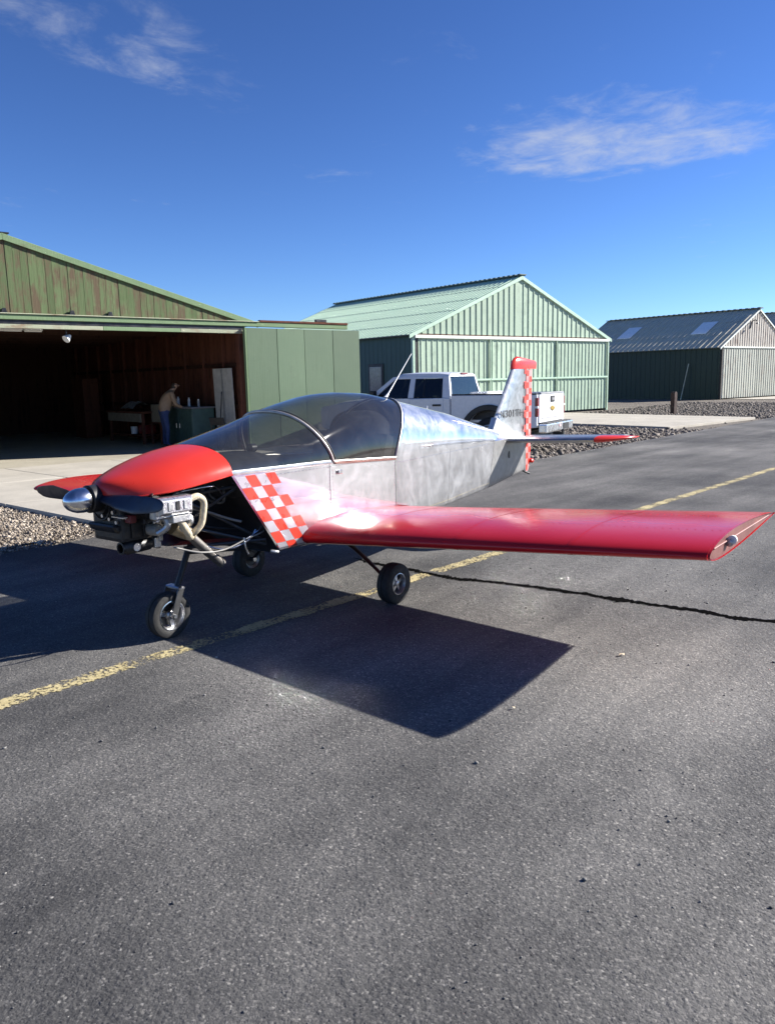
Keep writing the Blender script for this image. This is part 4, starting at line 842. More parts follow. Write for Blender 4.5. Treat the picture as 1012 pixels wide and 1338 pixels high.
# ------------------------------------------------------------------ the light aircraft (local: x forward, y to its left, z up; origin on the ground between the main wheels)
ac = empty('light_aircraft', (-.602, 6.325, 0), R(-127.1)); tag(ac, 'bare metal low wing light aircraft with red wings and open engine bay on the taxiway', 'aircraft')
def zb(x): return interp(x, [-3.7, -2.5, -1.5, .83, 1.3], [.61, .53, .49, .50, .50])
def zch(x): return interp(x, [-3.7, -2.65, -.57, .3, 1.25], [1.0, 1.03, 1.05, 1.10, 1.115])
def wf(x): return interp(x, [-3.7, -2.65, -.57, .3, .8, 1.3], [.022, .19, .42, .46, .445, .42])
PROF = [(0, 0), (.5, 0), (.8, .004), (.92, .025), (.978, .07), (.996, .15), (1.0, .4), (1.0, .7), (1.0, 1.0)]
def skin_ring(xfun, both=True):
    L_ = []
    for fy, fz in PROF:
        z0 = .5 + fz * .6; x = xfun(z0); z = lerp(zb(x), zch(x), fz); x = xfun(z); L_.append((x, wf(x) * fy, z))
    return [(x, -y, z) for x, y, z in reversed(L_[1:])] + L_
def skin(name, xa, xb, mat, n=12, parent=ac):
    b = MB(); b.rings([skin_ring(lambda z, u=i / n: lerp(xa(z), xb(z), u)) for i in range(n + 1)], closed=False, cap=False); return b.build(name, mat, parent, 45)
xfw = lambda z: .83 + (z - .5) * .68
xkink = lambda z: -2.50 - (z - .53) * .30
cabin = skin('cabin_skin', xfw, lambda z: -.57, ALU, 16)
skin('rear_fuselage_skin', lambda z: -.578, xkink, ALU, 14)
skin('tail_cone', lambda z: xkink(z) - .006, lambda z: -3.66, ALU_DULL, 8)
o = MB().lathe([(0, .03), (.004, .03)], axis='Y', n=20).build('access_hole', BLACK, ac); o.location = (-3.117, wf(-3.117) * 1.008 + .001, .842); o.rotation_euler = (0, 0, R(9.5)); o.scale = (.8, 1, 1.35)
# vertical lap strips over skin joints
def lap(xf, wdt, mat=ALU_POL, name='skin_lap'):
    b = MB(); a = skin_ring(lambda z: xf(z) + wdt / 2); c_ = skin_ring(lambda z: xf(z) - wdt / 2); k = 1.004
    b.rings([[(x, y * k, z - (.0015 if abs(y) < .3 else 0)) for x, y, z in a], [(x, y * k, z - (.0015 if abs(y) < .3 else 0)) for x, y, z in c_]], closed=False, cap=False); return b.build(name, mat, ac, 45)
lap(lambda z: -.574, .022); lap(lambda z: .30, .016, ALU); lap(lambda z: -1.55 - (z - .5) * .1, .014, ALU)
lap(lambda z: xfw(z) - .008, .016, ALU_POL, 'firewall_flange')
# rivet rows along the joints, both sides
rv = MB()
def rivet(x, z, s):
    y = wf(x) * 1.009 * s; r = .004; P = [(x, y + s * .003, z)] + [(x + r * math.cos(a), y + s * .0004, z + r * math.sin(a)) for a in (0, 1.05, 2.09, 3.14, 4.19, 5.24)]
    rv.add(P, [(0, 1 + k, 1 + (k + 1) % 6) for k in range(6)])
for s in (1, -1):
    for k in range(22):
        z = .56 + k * .024
        for x in (-.60, -.55, .32, .28): rivet(x, z, s)
    for k in range(60): rivet(-.62 - k * .032, 1.012, s)
    for k in range(40): rivet(.95 - k * .036, 1.07, s)
rv.build('rivets', ALU_POL, ac, 0)['kind'] = 'stuff'
# firewall: black sloping bulkhead closing the engine bay
ring = skin_ring(lambda z: xfw(z) - .02); b = MB()
top = [(1.23, .43 * math.cos(a), 1.115 + .17 * math.sin(a)) for a in np.linspace(.0, math.pi, 12)][1:-1]
P = [(x, y * .985, z) for x, y, z in ring] + top
b.add(P, [tuple(range(len(P)))]); b.build('firewall', BLACK, ac, 0, tri=True)
# turtle deck behind the canopy
def deck_ring(u, n=14):
    out = []
    for k in range(n + 1):
        a = math.pi * k / n; sn = math.sin(a); xc = lerp(-.57, -2.66, u); xa = lerp(-.955, -2.95, u); x = lerp(xc, xa, sn ** 1.2)
        xw = lerp(-.57, -2.66, u); zt = interp(lerp(-.955, -2.95, u), [-3.0, -2.9, -1.9, -.955], [1.105, 1.126, 1.36, 1.53])
        c_ = math.cos(a); out.append((x, wf(xw) * (abs(c_) ** .82) * (1 if c_ > 0 else -1), zch(xw) + (zt - zch(xw)) * (sn ** .92 if sn > 0 else 0)))
    return out
b = MB(); b.rings([deck_ring(i / 16) for i in range(17)], closed=False, cap=False); deck = b.build('turtle_deck', ALU, ac, 50)
r0 = deck_ring(0); r1 = deck_ring(.012); b = MB(); b.rings([[(x, y * 1.012, z + .004) for x, y, z in r0], [(x, y * 1.012, z + .004) for x, y, z in r1]], closed=False, cap=False); b.build('deck_edge_strip', ALU_POL, deck, 50)
b = MB(); V = []
for u in np.linspace(0, 1, 9):
    x = lerp(-2.66, -3.66, u); w = wf(x) * 1.0; zt = lerp(1.126, 1.02, min(1, u * 1.5)); V.append([(x, -w, zch(x)), (x - .1 * (1 - u), -w * .55, lerp(zch(x), zt, .8)), (x - .25 * (1 - u), 0, zt), (x - .1 * (1 - u), w * .55, lerp(zch(x), zt, .8)), (x, w, zch(x))])
b.rings(V, closed=False, cap=False); b.build('tail_deck', ALU, ac, 50)
# ---- canopy
def ztop(x): return interp(x, [-.96, -.6, -.24, .0, .35, .8, 1.23], [1.528, 1.588, 1.602, 1.586, 1.518, 1.392, 1.287])
def can_ring(x, xs=None, n=20, dz=0.0, k=1.0, ex=.80):
    """arch across the fuselage; xs = station of its feet when the arch is raked"""
    xs = x if xs is None else xs; out = []
    for i in range(n + 1):
        a = math.pi * i / n; c_, s_ = math.cos(a), math.sin(a); xx = lerp(xs, x, s_ ** 1.2 if s_ > 1e-6 else 0)
        out.append((xx, wf(xs) * k * (abs(c_) ** ex) * (1 if c_ > 0 else -1), zch(xs) + .004 + dz + (ztop(x) - zch(xs)) * (s_ ** .95 if s_ > 1e-6 else 0)))
    return out
BOW, BOWF = .50, .27
b = MB(); b.rings([can_ring(lerp(1.225, BOW + .01, i / 10), lerp(1.225, BOWF + .01, i / 10), n=24) for i in range(11)], closed=False, cap=False); ws = b.build('windscreen', WINDSHIELD, ac, 60)
b = MB(); b.rings([can_ring(lerp(BOW - .01, -.95, i / 14), lerp(BOWF - .01, -.565, i / 14), n=24) for i in range(15)], closed=False, cap=False); cnp = b.build('canopy_bubble', WINDSHIELD, ac, 60)
FRAME = simple('canopy_frame_metal', (.46, .43, .39), .42, .6, var=.2, vscale=15)
b = MB(); b.tube(can_ring(BOW, BOWF, n=30, dz=.004, k=1.006), .012, 8); b.build('canopy_bow', FRAME, ac, 60)
b = MB(); b.tube(can_ring(BOW - .035, BOWF - .035, n=30, dz=.002, k=1.004), .006, 6); b.build('canopy_seal', BLACK, ac, 60)
b = MB(); b.tube(can_ring(-.94, -.562, n=30, dz=.004, k=1.006), .010, 6); b.build('canopy_rear_frame', FRAME, ac, 60)
for s in (1, -1):
    b = MB(); b.tube([(x, s * wf(x) * 1.012, zch(x) + .008) for x in np.linspace(BOWF, -.565, 12)], .012, 6); rl = b.build('canopy_rail', FRAME, ac, 60)
    b = MB(); b.tube([(x, s * wf(x) * 1.016, zch(x) - .008) for x in np.linspace(BOWF - .02, -.56, 12)], .006, 6); b.build('rail_gasket', simple('rusty_red_gasket', (.16, .06, .045), .7), rl, 60)
    b = MB(); b.rings([[(x, s * wf(x) * 1.006, zch(x) - .012), (x, s * wf(x) * 1.012, zch(x)), (x, s * wf(x) * 1.0, zch(x) + .018)] for x in np.linspace(1.235, BOWF + .015, 12)], closed=False, cap=False); b.build('windscreen_strip', ALU_SAT, ac, 60)
    b = MB(); b.box((.20, s * (wf(.2) * 1.01 + .008), 1.02), (.05, .012, .03)); b.build('canopy_latch', STEEL, ac, 0, bev=.004)
# ---- cockpit interior
INT = simple('interior_dark', (.022, .022, .024), .8, bmp=.002)
b = MB(); b.rings([[(x, y * .955, z + .012) for x, y, z in skin_ring(lambda z, u=i / 8: lerp(xfw(z) - .06, -.545, u))] for i in range(9)], closed=False, cap=False); tub = b.build('cockpit_liner', INT, ac, 45)
b = MB(); b.rings([[(x, y * .93, min(z - .035, 1.04 + (1.205 - 1.04) * math.sin(math.pi * i / 24))) for i, (x, y, z) in enumerate(can_ring(xx, n=24))] for xx in (1.21, 1.05, .85, .72)], closed=False, cap=False); b.build('glare_shield', INT, ac, 50)
b = MB(); b.b2((.715, -.40, .82), (.74, .40, 1.14)); ip = b.build('instrument_panel', INT, ac, 0, bev=.01)
for i, y in enumerate((-.28, -.16, -.04, .08, .2, .31)):
    b = MB(); b.lathe([(0, .042), (-.008, .042), (-.010, .034)], axis='X', n=16); g_ = b.build('gauge', simple('gauge_face', (.06, .06, .06), .4), ip); g_.location = (.712, y, 1.03 - .02 * (i % 2))
b = MB(); b.lathe([(0, .03), (.05, .034), (.07, .02)], axis='X', n=12); cp = b.build('compass', BLACK, ac); cp.location = (.62, .0, 1.22)
b = MB(); b.tube([(.65, 0, 1.2), (.66, 0, 1.11)], .01); b.build('compass_stem', BLACK, cp).location = (-.62, 0, -1.22)
for s in (-.21, .21):
    b = MB(); b.box((-.16, s, .70), (.46, .38, .12)); st = b.build('seat', CLOTH, ac, 0, bev=.035, seg=2)
    b = MB(); b.box((-.46, s, .98), (.11, .38, .56), Matrix.Rotation(R(-18), 3, 'Y')); b.build('seat_back', CLOTH, st, 0, bev=.035, seg=2)
rr_ = []
for q in np.linspace(0, 1, 8):
    x = lerp(-.30, -.66, q); kk = math.sin(math.pi / 2 * min(1, .25 + q * .9)); rr_.append([(x - .05 * math.sin(a), .37 * kk * (abs(math.cos(a)) ** .8) * (1 if math.cos(a) > 0 else -1), .98 + .46 * kk * math.sin(a) ** .9 if math.sin(a) > 1e-6 else .98) for a in np.linspace(0, math.pi, 17)])
b = MB(); b.rings(rr_, closed=False, cap=False); b.build('padded_bulkhead', CLOTH, ac, 60)
b = MB(); b.tube(smooth_path([(.15, 0, .6), (.20, 0, .8), (.16, 0, .98)]), [.012] * 12 + [.016], 8); b.build('control_stick', BLACK, ac)
b = MB(); rg = can_ring(-.93, -.60, n=20); P = [(x - .005, y * .95, z - .02) for x, y, z in rg]; b.add(P, [tuple(range(len(P)))]); b.build('rear_bulkhead', INT, ac, 0, tri=True)
# ---- cowl
CW = [(1.235, .432, 1.108, 1.292), (1.40, .420, 1.088, 1.268), (1.55, .392, 1.065, 1.235), (1.68, .345, 1.045, 1.20), (1.78, .285, 1.032, 1.168), (1.86, .215, 1.026, 1.142), (1.91, .145, 1.024, 1.122), (1.935, .085, 1.028, 1.105), (1.945, .03, 1.045, 1.085)]
def cowl_ring(s, k=1.0, dz=0.0, n=22):
    x, w, zl, zt = s; out = []
    for i in range(n + 1):
        a = math.pi * i / n; c_, s_ = math.cos(a), math.sin(a); out.append((x, w * k * (abs(c_) ** .86) * (1 if c_ > 0 else -1), zl + dz + (zt - zl) * (s_ ** .95 if s_ > 1e-6 else 0)))
    return out
xs_ = [c_[0] for c_ in CW]; ST = [(x, *[interp(x, xs_, [c_[j] for c_ in CW]) for j in (1, 2, 3)]) for x in list(np.linspace(1.235, 1.86, 14)) + [1.885, 1.91, 1.925, 1.935, 1.945]]
b = MB(); b.rings([cowl_ring(s) for s in ST], closed=False, cap=False); cowl = b.build('top_cowl', RED_COWL, ac, 60)
b = MB(); b.rings([cowl_ring((s[0] - .01, s[1] - .012, s[2] + .003, s[3] - .012)) for s in ST[:-3]], closed=False, cap=False); b.build('cowl_shade_liner', BLACK, cowl, 60)  # black inner shell added to give the inside of the cowl its shade
for s in (1, -1):
    b = MB(); b.tube([(q[0], s * q[1] * 1.0, q[2]) for q in ST[:15]], .006, 6); b.build('cowl_edge', RED_COWL, cowl, 60)
# ---- spinner and propeller
PZ, PY = 1.015, -.03
b = MB(); b.lathe([(2.012, .073), (2.02, .076), (2.04, .077), (2.075, .074), (2.103, .065), (2.128, .051), (2.145, .034), (2.154, .017), (2.156, .002)], (0, PY, PZ), 'X', 36); b.build('spinner', mat_alu('spinner_metal', .20, (.66, .67, .70), .0001, .06, 1.0), ac, 50)
pr_ = empty('propeller'); pr_.parent = ac; pr_.location = (1.945, PY, PZ)
NAVY = simple('navy_black_propeller', (.007, .010, .024), .42, var=.1)
b = MB(); b.lathe([(-.05, .07), (-.03, .084), (.05, .086), (.058, .079)], axis='X', n=28); b.build('hub', BLACK, pr_, 40)
for s in (1, -1):
    rings = []
    for q in np.linspace(0, 1, 18):
        y = lerp(.04, .665, q); ch = interp(q, [0, .15, .35, .6, .85, .95, 1], [.05, .07, .105, .115, .092, .07, .03]); th_ = interp(q, [0, .2, .6, 1], [.045, .03, .016, .006]); tw = R(interp(q, [0, .2, .6, 1], [62, 50, 28, 20])); ring = []
        for k in range(14):
            a = 2 * math.pi * k / 14; cu, cv = math.cos(a) * ch / 2 + (.5 * ch - .045 if ch > .09 else 0) * .8, math.sin(a) * th_ / 2 * (1 if math.sin(a) > 0 else .4)
            # chord lies mostly in the disc plane (z), pitched about the blade axis
            ring.append((s * 0 + cu * math.sin(tw) + cv * math.cos(tw), s * y, (-cu * math.cos(tw) + cv * math.sin(tw)) * s))
        rings.append(ring)
    b = MB(); b.rings(rings, True, True); b.build('blade', NAVY, pr_, 50)
# ---- engine
eng = empty('engine'); eng.parent = ac
SOOT = simple('oily_engine_black', (.022, .020, .018), .45, .3, var=.4, vscale=14)
b = MB(); b.b2((1.44, -.15, .74), (1.90, .15, 1.0)); b.build('crankcase', SOOT, eng, 0, bev=.025, seg=2)
b = MB(); b.lathe([(0, .09), (.05, .085)], (1.88, PY, PZ - .02), 'X', 20); b.build('crank_flange', DARKMET, eng)
b = MB(); b.prism([(1.945, .855), (1.93, .815), (1.84, .765), (1.62, .735), (1.60, .80), (1.80, .845)], -.15, .13); chin = b.build('oil_cooler', BLACK, eng, 0, bev=.012)
for k in range(7):
    b = MB(); b.b2((1.60 + k * .045, .131, .765), (1.615 + k * .045, .139, .835)); b.build('cooler_fin', DARKMET, chin, 0)
b = MB(); b.lathe([(0, .038), (.09, .038), (.10, .03)], (1.70, .15, .80), 'Y', 16); b.build('oil_filter', simple('dull_white_filter', (.25, .24, .22), .5), eng, 40)
b = MB(); b.lathe([(0, .05), (.02, .055), (.09, .055), (.10, .04)], (1.52, .16, 1.02), 'X', 18); b.build('alternator', CAST, eng, 40)
b = MB(); b.tube([(1.91, PY + .09 * math.cos(a), PZ - .05 + .09 * math.sin(a)) for a in np.linspace(0, 2 * math.pi, 24)], .006, 6, cap=False); b.build('drive_belt', BLACK, eng, 60)
for k, (x, y, z) in enumerate(((1.905, .09, .93), (1.905, .12, .87), (1.905, -.02, .90), (1.905, .05, .885))):
    b = MB(); b.lathe([(0, .012), (.012, .012)], (x, y, z), 'X', 6); b.build('case_bolt', STEEL, eng, 0)
for k in range(5):
    b = MB(); b.b2((1.48 + k * .085, .151, .76), (1.495 + k * .085, .163, .97)); b.build('case_rib', SOOT, eng, 0, bev=.003)
b = MB(); b.b2((1.66, -.36, 1.005), (1.90, .36, 1.022)); b.build('cooling_baffle', BLACK, eng, 0, bev=.004)
for s in (1, -1):
    for x in (1.60, 1.775):
        prof = []
        for k in range(11): y = .15 + k * .017; prof += [(s * y, .050), (s * (y + .003), .078), (s * (y + .007), .078), (s * (y + .010), .050)]
        b = MB(); b.lathe(prof, (x, 0, .955), 'Y', 20); b.build('cylinder', SOOT, eng, 20)
        b = MB(); b.tube(smooth_path([(x - .05, s * .34, .90), (x - .06, s * .36, .84), (x - .03, s * .30, .79)]), .02, 8); b.build('intake_pipe', CAST, eng)
        b = MB(); b.tube([(x, s * .15, .875), (x, s * .345, .885)], .012, 8); b.build('pushrod_tube', STEEL, eng)
        b = MB(); b.tube(smooth_path([(x + .02, s * .33, 1.03), (x - .1, s * .2, 1.06), (x - .25, s * .1, 1.03)]), .006, 6); b.build('spark_lead', BLACK, eng)
    b = MB(); b.b2((1.545, min(s * .335, s * .395), .89), (1.83, max(s * .335, s * .395), 1.02)); hd = b.build('cylinder_head', CAST, eng, 0, bev=.01)
    vcx = MB(); oy = s * .396
    P0 = [(1.572, .912), (1.825, .918), (1.828, 1.028), (1.568, 1.022)]; P1 = [(1.592, .930), (1.805, .935), (1.808, 1.012), (1.588, 1.006)]
    V = [(x, oy, z) for x, z in P0] + [(x, s * .425, z) for x, z in P0] + [(x, s * .447, z) for x, z in P1]
    vcx.add(V, [(0, 1, 2, 3)] + [(i, (i + 1) % 4, (i + 1) % 4 + 4, i + 4) for i in range(4)] + [(i + 4, (i + 1) % 4 + 4, (i + 1) % 4 + 8, i + 8) for i in range(4)] + [(8, 9, 10, 11)])
    vc = vcx.build('valve_cover', simple('silver_valve_cover', (.62, .62, .63), .34, .9, var=.15, vscale=30), eng, 0, bev=.006, seg=2)
    for k in range(3):
        b = MB(); b.b2((1.625 + k * .058, min(s * .446, s * .453), .945), (1.655 + k * .058, max(s * .446, s * .453), 1.0)); b.build('cover_rib', DARKMET if k == 1 else CAST, vc, 0, bev=.003)
    b = MB(); b.b2((1.58, min(s * .30, s * .42), .86), (1.72, max(s * .30, s * .42), .905)); b.build('exhaust_flange', CAST, eng, 0, bev=.006)
    # wrapped exhaust, collector, tail pipe
    b = MB(); b.tube(smooth_path([(1.58, s * .405, .99), (1.52, s * .415, 1.003), (1.47, s * .41, .965), (1.464, s * .395, .89), (1.475, s * .38, .815), (1.51, s * .35, .765), (1.50, s * .28, .735)], 6), .0215, 12); b.build('exhaust_pipe', WRAP, eng, 60)
    b = MB(); b.tube(smooth_path([(1.68, s * .39, .905), (1.645, s * .385, .87), (1.59, s * .37, .80), (1.53, s * .33, .745), (1.48, s * .27, .73)], 6), [.02] * 6 + [.024] * 12 + [.028] * 7, 12); b.build('exhaust_pipe', WRAP, eng, 60)
b = MB(); b.tube([(1.56, .22, .80), (1.50, .24, .755), (1.44, .25, .715)], [.06, .05, .034], 14); b.build('exhaust_collector', simple('heat_stained_steel', (.30, .25, .17), .45, .7, var=.3, vscale=18), eng, 60)
b = MB(); b.tube([(1.47, .25, .728), (1.335, .25, .60), (1.21, .25, .487)], [.03, .032, .03], 14); b.build('tail_pipe', simple('dull_pipe_steel', (.16, .15, .14), .5, .8, var=.3), eng, 60)
b = MB(); b.lathe([(1.66, .030), (1.68, .044), (1.84, .047), (1.85, .040), (1.885, .040), (1.886, .030), (1.87, .028)], (0, .1, .70), 'X', 20, cap=False); sm = b.build('carburettor_intake', BLACK, eng, 50)
b = MB(); b.lathe([(0, .026), (.012, .026)], (1.80, .142, .70), 'Y', 12); b.build('clamp', STEEL, sm)
b = MB(); b.box((1.635, .1, .70), (.05, .09, .07)); b.box((1.615, .13, .73), (.03, .05, .05)); b.box((1.60, .09, .665), (.04, .03, .03)); b.build('carburettor', CAST, eng, 0, bev=.006)
b = MB(); b.tube([(1.62, .1, .735), (1.60, .08, .80)], .03, 10); b.build('intake_riser', DARKMET, eng)
for (x, y, z, sx, sy, sz_, m_) in ((1.70, .22, .80, .06, .05, .04, CAST), (1.78, .20, .875, .05, .10, .05, DARKMET), (1.645, .24, .845, .035, .04, .035, STEEL), (1.72, .25, .86, .05, .03, .025, STEEL), (1.85, .18, .89, .05, .06, .05, simple('red_cap', (.14, .02, .02), .5)), (1.90, .14, .905, .04, .12, .018, STEEL)):
    b = MB(); b.box((x, y, z), (sx, sy, sz_)); b.build('engine_fitting', m_, eng, 0, bev=.006)
# engine mount tubes, hose loops and wiring
MT = simple('mount_tube_grey', (.06, .06, .06), .4, .5)
for s in (1, -1):
    for a_, c_ in (((1.12, s * .36, 1.02), (1.46, s * .15, .97)), ((.90, s * .36, .58), (1.45, s * .15, .78)), ((1.12, s * .36, 1.02), (1.45, s * .15, .78)), ((.92, s * .38, .62), (1.42, s * .12, .62)), ((.90, s * .36, .60), (1.46, s * .14, .97))):
        b = MB(); b.tube([a_, c_], .011, 8); b.build('mount_tube', MT, eng)
HOSE = simple('grey_hose', (.14, .14, .14), .5)
b = MB(); b.tube([(1.12 + .02 * math.cos(a * 2), .12 + .11 * math.cos(a), .955 + .075 * math.sin(a)) for a in np.linspace(0, 2 * math.pi, 30)], .009, 8, cap=False); b.build('hose_loop', HOSE, eng, 60)
for pth, r_, m_ in (([(1.2, .20, 1.02), (1.16, .1, .95), (1.10, .14, .88)], .007, HOSE), ([(1.44, .15, .70), (1.25, .30, .60), (1.08, .36, .63), (1.0, .37, .70)], .006, STEEL), ([(1.62, .28, .68), (1.45, .33, .62), (1.25, .34, .605), (1.05, .37, .66)], .006, simple('pale_cable', (.26, .25, .23), .5)), ([(1.10, .36, .66), (1.10, .37, .60), (1.085, .38, .545)], .006, STEEL), ([(1.09, .37, .65), (.98, .385, .70), (.95, .38, .735)], .005, STEEL), ([(1.09, .37, .65), (.97, .39, .675), (.92, .38, .69)], .005, HOSE),
                    ([(1.55, .30, 1.03), (1.4, .36, 1.045), (1.30, .34, 1.03), (1.22, .30, .97)], .005, STEEL), ([(1.44, .1, .9), (1.30, .2, .86), (1.18, .3, .80), (1.10, .34, .77)], .009, HOSE), ([(1.45, 0, .85), (1.25, .15, .74), (1.05, .25, .70)], .010, BLACK)):
    b = MB(); b.tube(smooth_path(pth), r_, 6); b.build('cable', m_, eng, 60)
b = MB(); b.tube([(.90, .405, .535), (.88, .425, .525), (.855, .43, .52)], [.014, .016, .014], 12); b.build('drain_fitting', CAST, eng, 60)
b = MB(); b.rings([[(x, y, lerp(.655, .575, (1.66 - x) / .7) + .05 * (y / .2) ** 2 * (1 if abs(y) > .05 else .3)) for y in np.linspace(-.2, .2, 9)] for x in np.linspace(1.50, .96, 9)], closed=False, cap=False); b.build('lower_cowl', simple('shaded_red', (.16, .014, .012), .5, var=.3), ac, 60)  # shade under the engine is put into this darker red

# ---- check pattern on the cabin side, one vinyl square at a time
def side_quad(x0, x1, z0, z1, mat, name, s):
    b = MB(); V = []; n = 3
    for i in range(n + 1):
        z = lerp(z0, z1, i / n)
        for xo in (x0, x1):
            x = xfw(z) - xo; fz = (z - zb(x)) / (zch(x) - zb(x)); k = interp(fz, [p[1] for p in PROF], [p[0] for p in PROF]) if fz > .004 else .8
            V.append((x, s * (wf(x) * k + .0022), z))
    b.add(V, [(2 * i, 2 * i + 1, 2 * i + 3, 2 * i + 2) for i in range(n)]); return b.build(name, mat, cabin, 0)
cells = {0: ((1, 3), (0, 2)), 1: ((0, 2), (1,)), 2: ((1, 3), (0, 2)), 3: ((0, 2), (1,)), 4: ((1, 3), (0, 2)), 5: ((0, 2), (1, 3)), 6: ((1, 3), (0, 2))}
for s in (1, -1):
    for r_, (red, pale) in cells.items():
        z1 = 1.088 - r_ * .0835; z0 = z1 - .0805
        for cc in pale: side_quad(.018 + cc * .088, .018 + cc * .088 + .085, max(z0, .535), z1, VINYL_W, 'pale_check', s)
        for cc in red: side_quad(.018 + cc * .088, .018 + cc * .088 + .085, max(z0, .535), z1, VINYL_R, 'red_check', s)

# ---- wings
def airfoil(n=22, t=.128, m_=.014, p=.4, x0=0.0, x1=1.0):
    up, lo = [], []
    for i in range(n + 1):
        x = x0 + (x1 - x0) * (1 - math.cos(math.pi * i / n)) / 2 if x0 == 0 else lerp(x0, x1, i / n)
        yt = 5 * t * (.2969 * math.sqrt(x) - .126 * x - .3516 * x * x + .2843 * x ** 3 - .1030 * x ** 4)
        yc = m_ / p ** 2 * (2 * p * x - x * x) if x < p else m_ / (1 - p) ** 2 * ((1 - 2 * p) + 2 * p * x - x * x)
        up.append((x, yc + yt)); lo.append((x, yc - yt))
    return up, lo
def wing(s):
    w = empty('left_wing' if s > 0 else 'right_wing'); w.name = 'wing'; w.parent = ac; w['label'] = 'glossy red left wing nearest the camera' if s > 0 else 'red right wing beyond the nose'
    CH = 1.585; dih = .066 if s > 0 else .040
    def P(y, q): xl = lerp(.625, .585, (y - .4) / 2.84); return (xl - CH * q[0], s * y, .575 + dih * (y - .33) + CH * q[1] * lerp(1.0, .60, (y - .4) / 2.84))
    up, lo = airfoil(26, x1=.78); outline = up + [lo[-1]] + lo[-2:0:-1]
    b = MB(); b.rings([[P(y, q) for q in outline] for y in np.linspace(.40, 3.235, 18)], True, True); b.build('wing_skin', RED, w, 50)
    up, lo = airfoil(6, x0=.784, x1=1.0); out2 = up + lo[::-1]
    for nm, a, c_ in (('flap', .46, 1.72), ('aileron', 1.727, 3.22)):
        b = MB(); b.rings([[P(y, q) for q in out2] for y in np.linspace(a, c_, 6)], True, True); b.build(nm, RED, w, 30)
    # open tip rib with stiffening bead, red skin lip round it
    up, lo = airfoil(26); oA = up + lo[-2:0:-1]
    b = MB(); ctr = [(lerp(.40, q[0], .965), lerp(.02, q[1], .90)) for q in oA]
    b.rings([[P(3.2365, q) for q in ctr], [P(3.2425, q) for q in ctr]], True, True); rib = b.build('tip_rib', simple('tip_rib_metal', (.19, .075, .065), .5, .2, var=.2), w, 20)
    b = MB(); b.rings([[P(3.2366, q) for q in oA], [P(3.2500, q) for q in oA]], True, False); b.build('tip_lip', RED, w, 30)
    b = MB(); b.tube([P(3.247, (x, lerp(.03, .006, x) + .004)) for x in np.linspace(.05, .86, 14)], .005, 6); b.build('rib_bead', rib.data.materials[0], rib)
    nl = empty('nav_light'); nl.parent = w; c0 = P(3.26, (.235, .026)); nl.location = c0; nl.name = 'navigation_light'
    b = MB(); b.lathe([(-.004, .020), (.008, .021), (.012, .014)], axis='X', n=18); b.build('light_base', CAST, nl).location = (.022, 0, -.010)
    b = MB(); b.lathe([(-.034, .005), (-.028, .016), (-.014, .024), (.010, .026), (.013, .014)], axis='X', n=18); b.build('light_lens', WHITE, nl).location = (.002, s * .008, .004)
    for yl in (.98, 1.72, 2.48):
        up_, lo_ = airfoil(26, x1=.78); oo_ = up_ + lo_[-2:0:-1]; b = MB()
        b.rings([[(lambda p: (p[0], p[1], p[2] + (.0016 if q[1] > 0 else -.0016)))(P(yy, q)) for q in oo_] for yy in (yl - .013, yl + .013)], False, False); b.build('skin_lap', RED, w, 50)
    # riveted spar line and small skin blisters on the upper side
    rvs = MB()
    for q0 in (.26, .62):
        q = min(airfoil(60)[0], key=lambda k: abs(k[0] - q0))
        for y in np.arange(.5, 3.2, .045):
            c0 = Vector(P(y, q)); rvs.add([c0 + Vector((0, 0, .0026))] + [c0 + Vector((.004 * math.cos(a), .004 * math.sin(a), .0006)) for a in (0, 1.05, 2.09, 3.14, 4.19, 5.24)], [(0, 1 + k, 1 + (k + 1) % 6) for k in range(6)])
    rvs.build('rivets', RED, w, 0)['kind'] = 'stuff'
    # walkway root fairing
    b = MB(); up, lo = airfoil(26, .155); ol = up + lo[-2:0:-1]
    b.rings([[P(y, q) for q in ol] for y in (.405, .43)], True, False); b.build('root_fairing', ALU, w, 50)
wing(1); wing(-1)

# ---- tail
tail = empty('tail_plane'); tail.parent = ac
def foil(xl, xt, y0, z, th_, n=10):
    """symmetric section in x, thickness along y (fin)"""
    up = []
    for i in range(n + 1):
        q = (1 - math.cos(math.pi * i / n)) / 2; yt = 5 * th_ * (.2969 * math.sqrt(q) - .126 * q - .3516 * q * q + .2843 * q ** 3 - .1015 * q ** 4); up.append((lerp(xl, xt, q), yt))
    return [(x, y0 + y, z) for x, y in up] + [(x, y0 - y, z) for x, y in up[-2:0:-1]]
finx = lambda z: interp(z, [1.0, 1.10, 1.79], [-2.80, -2.87, -3.385])
b = MB(); b.rings([foil(finx(z), -3.98 + .28 * 0 if False else -3.86, 0, z, .075) for z in np.linspace(1.0, 1.786, 8)], True, True); 
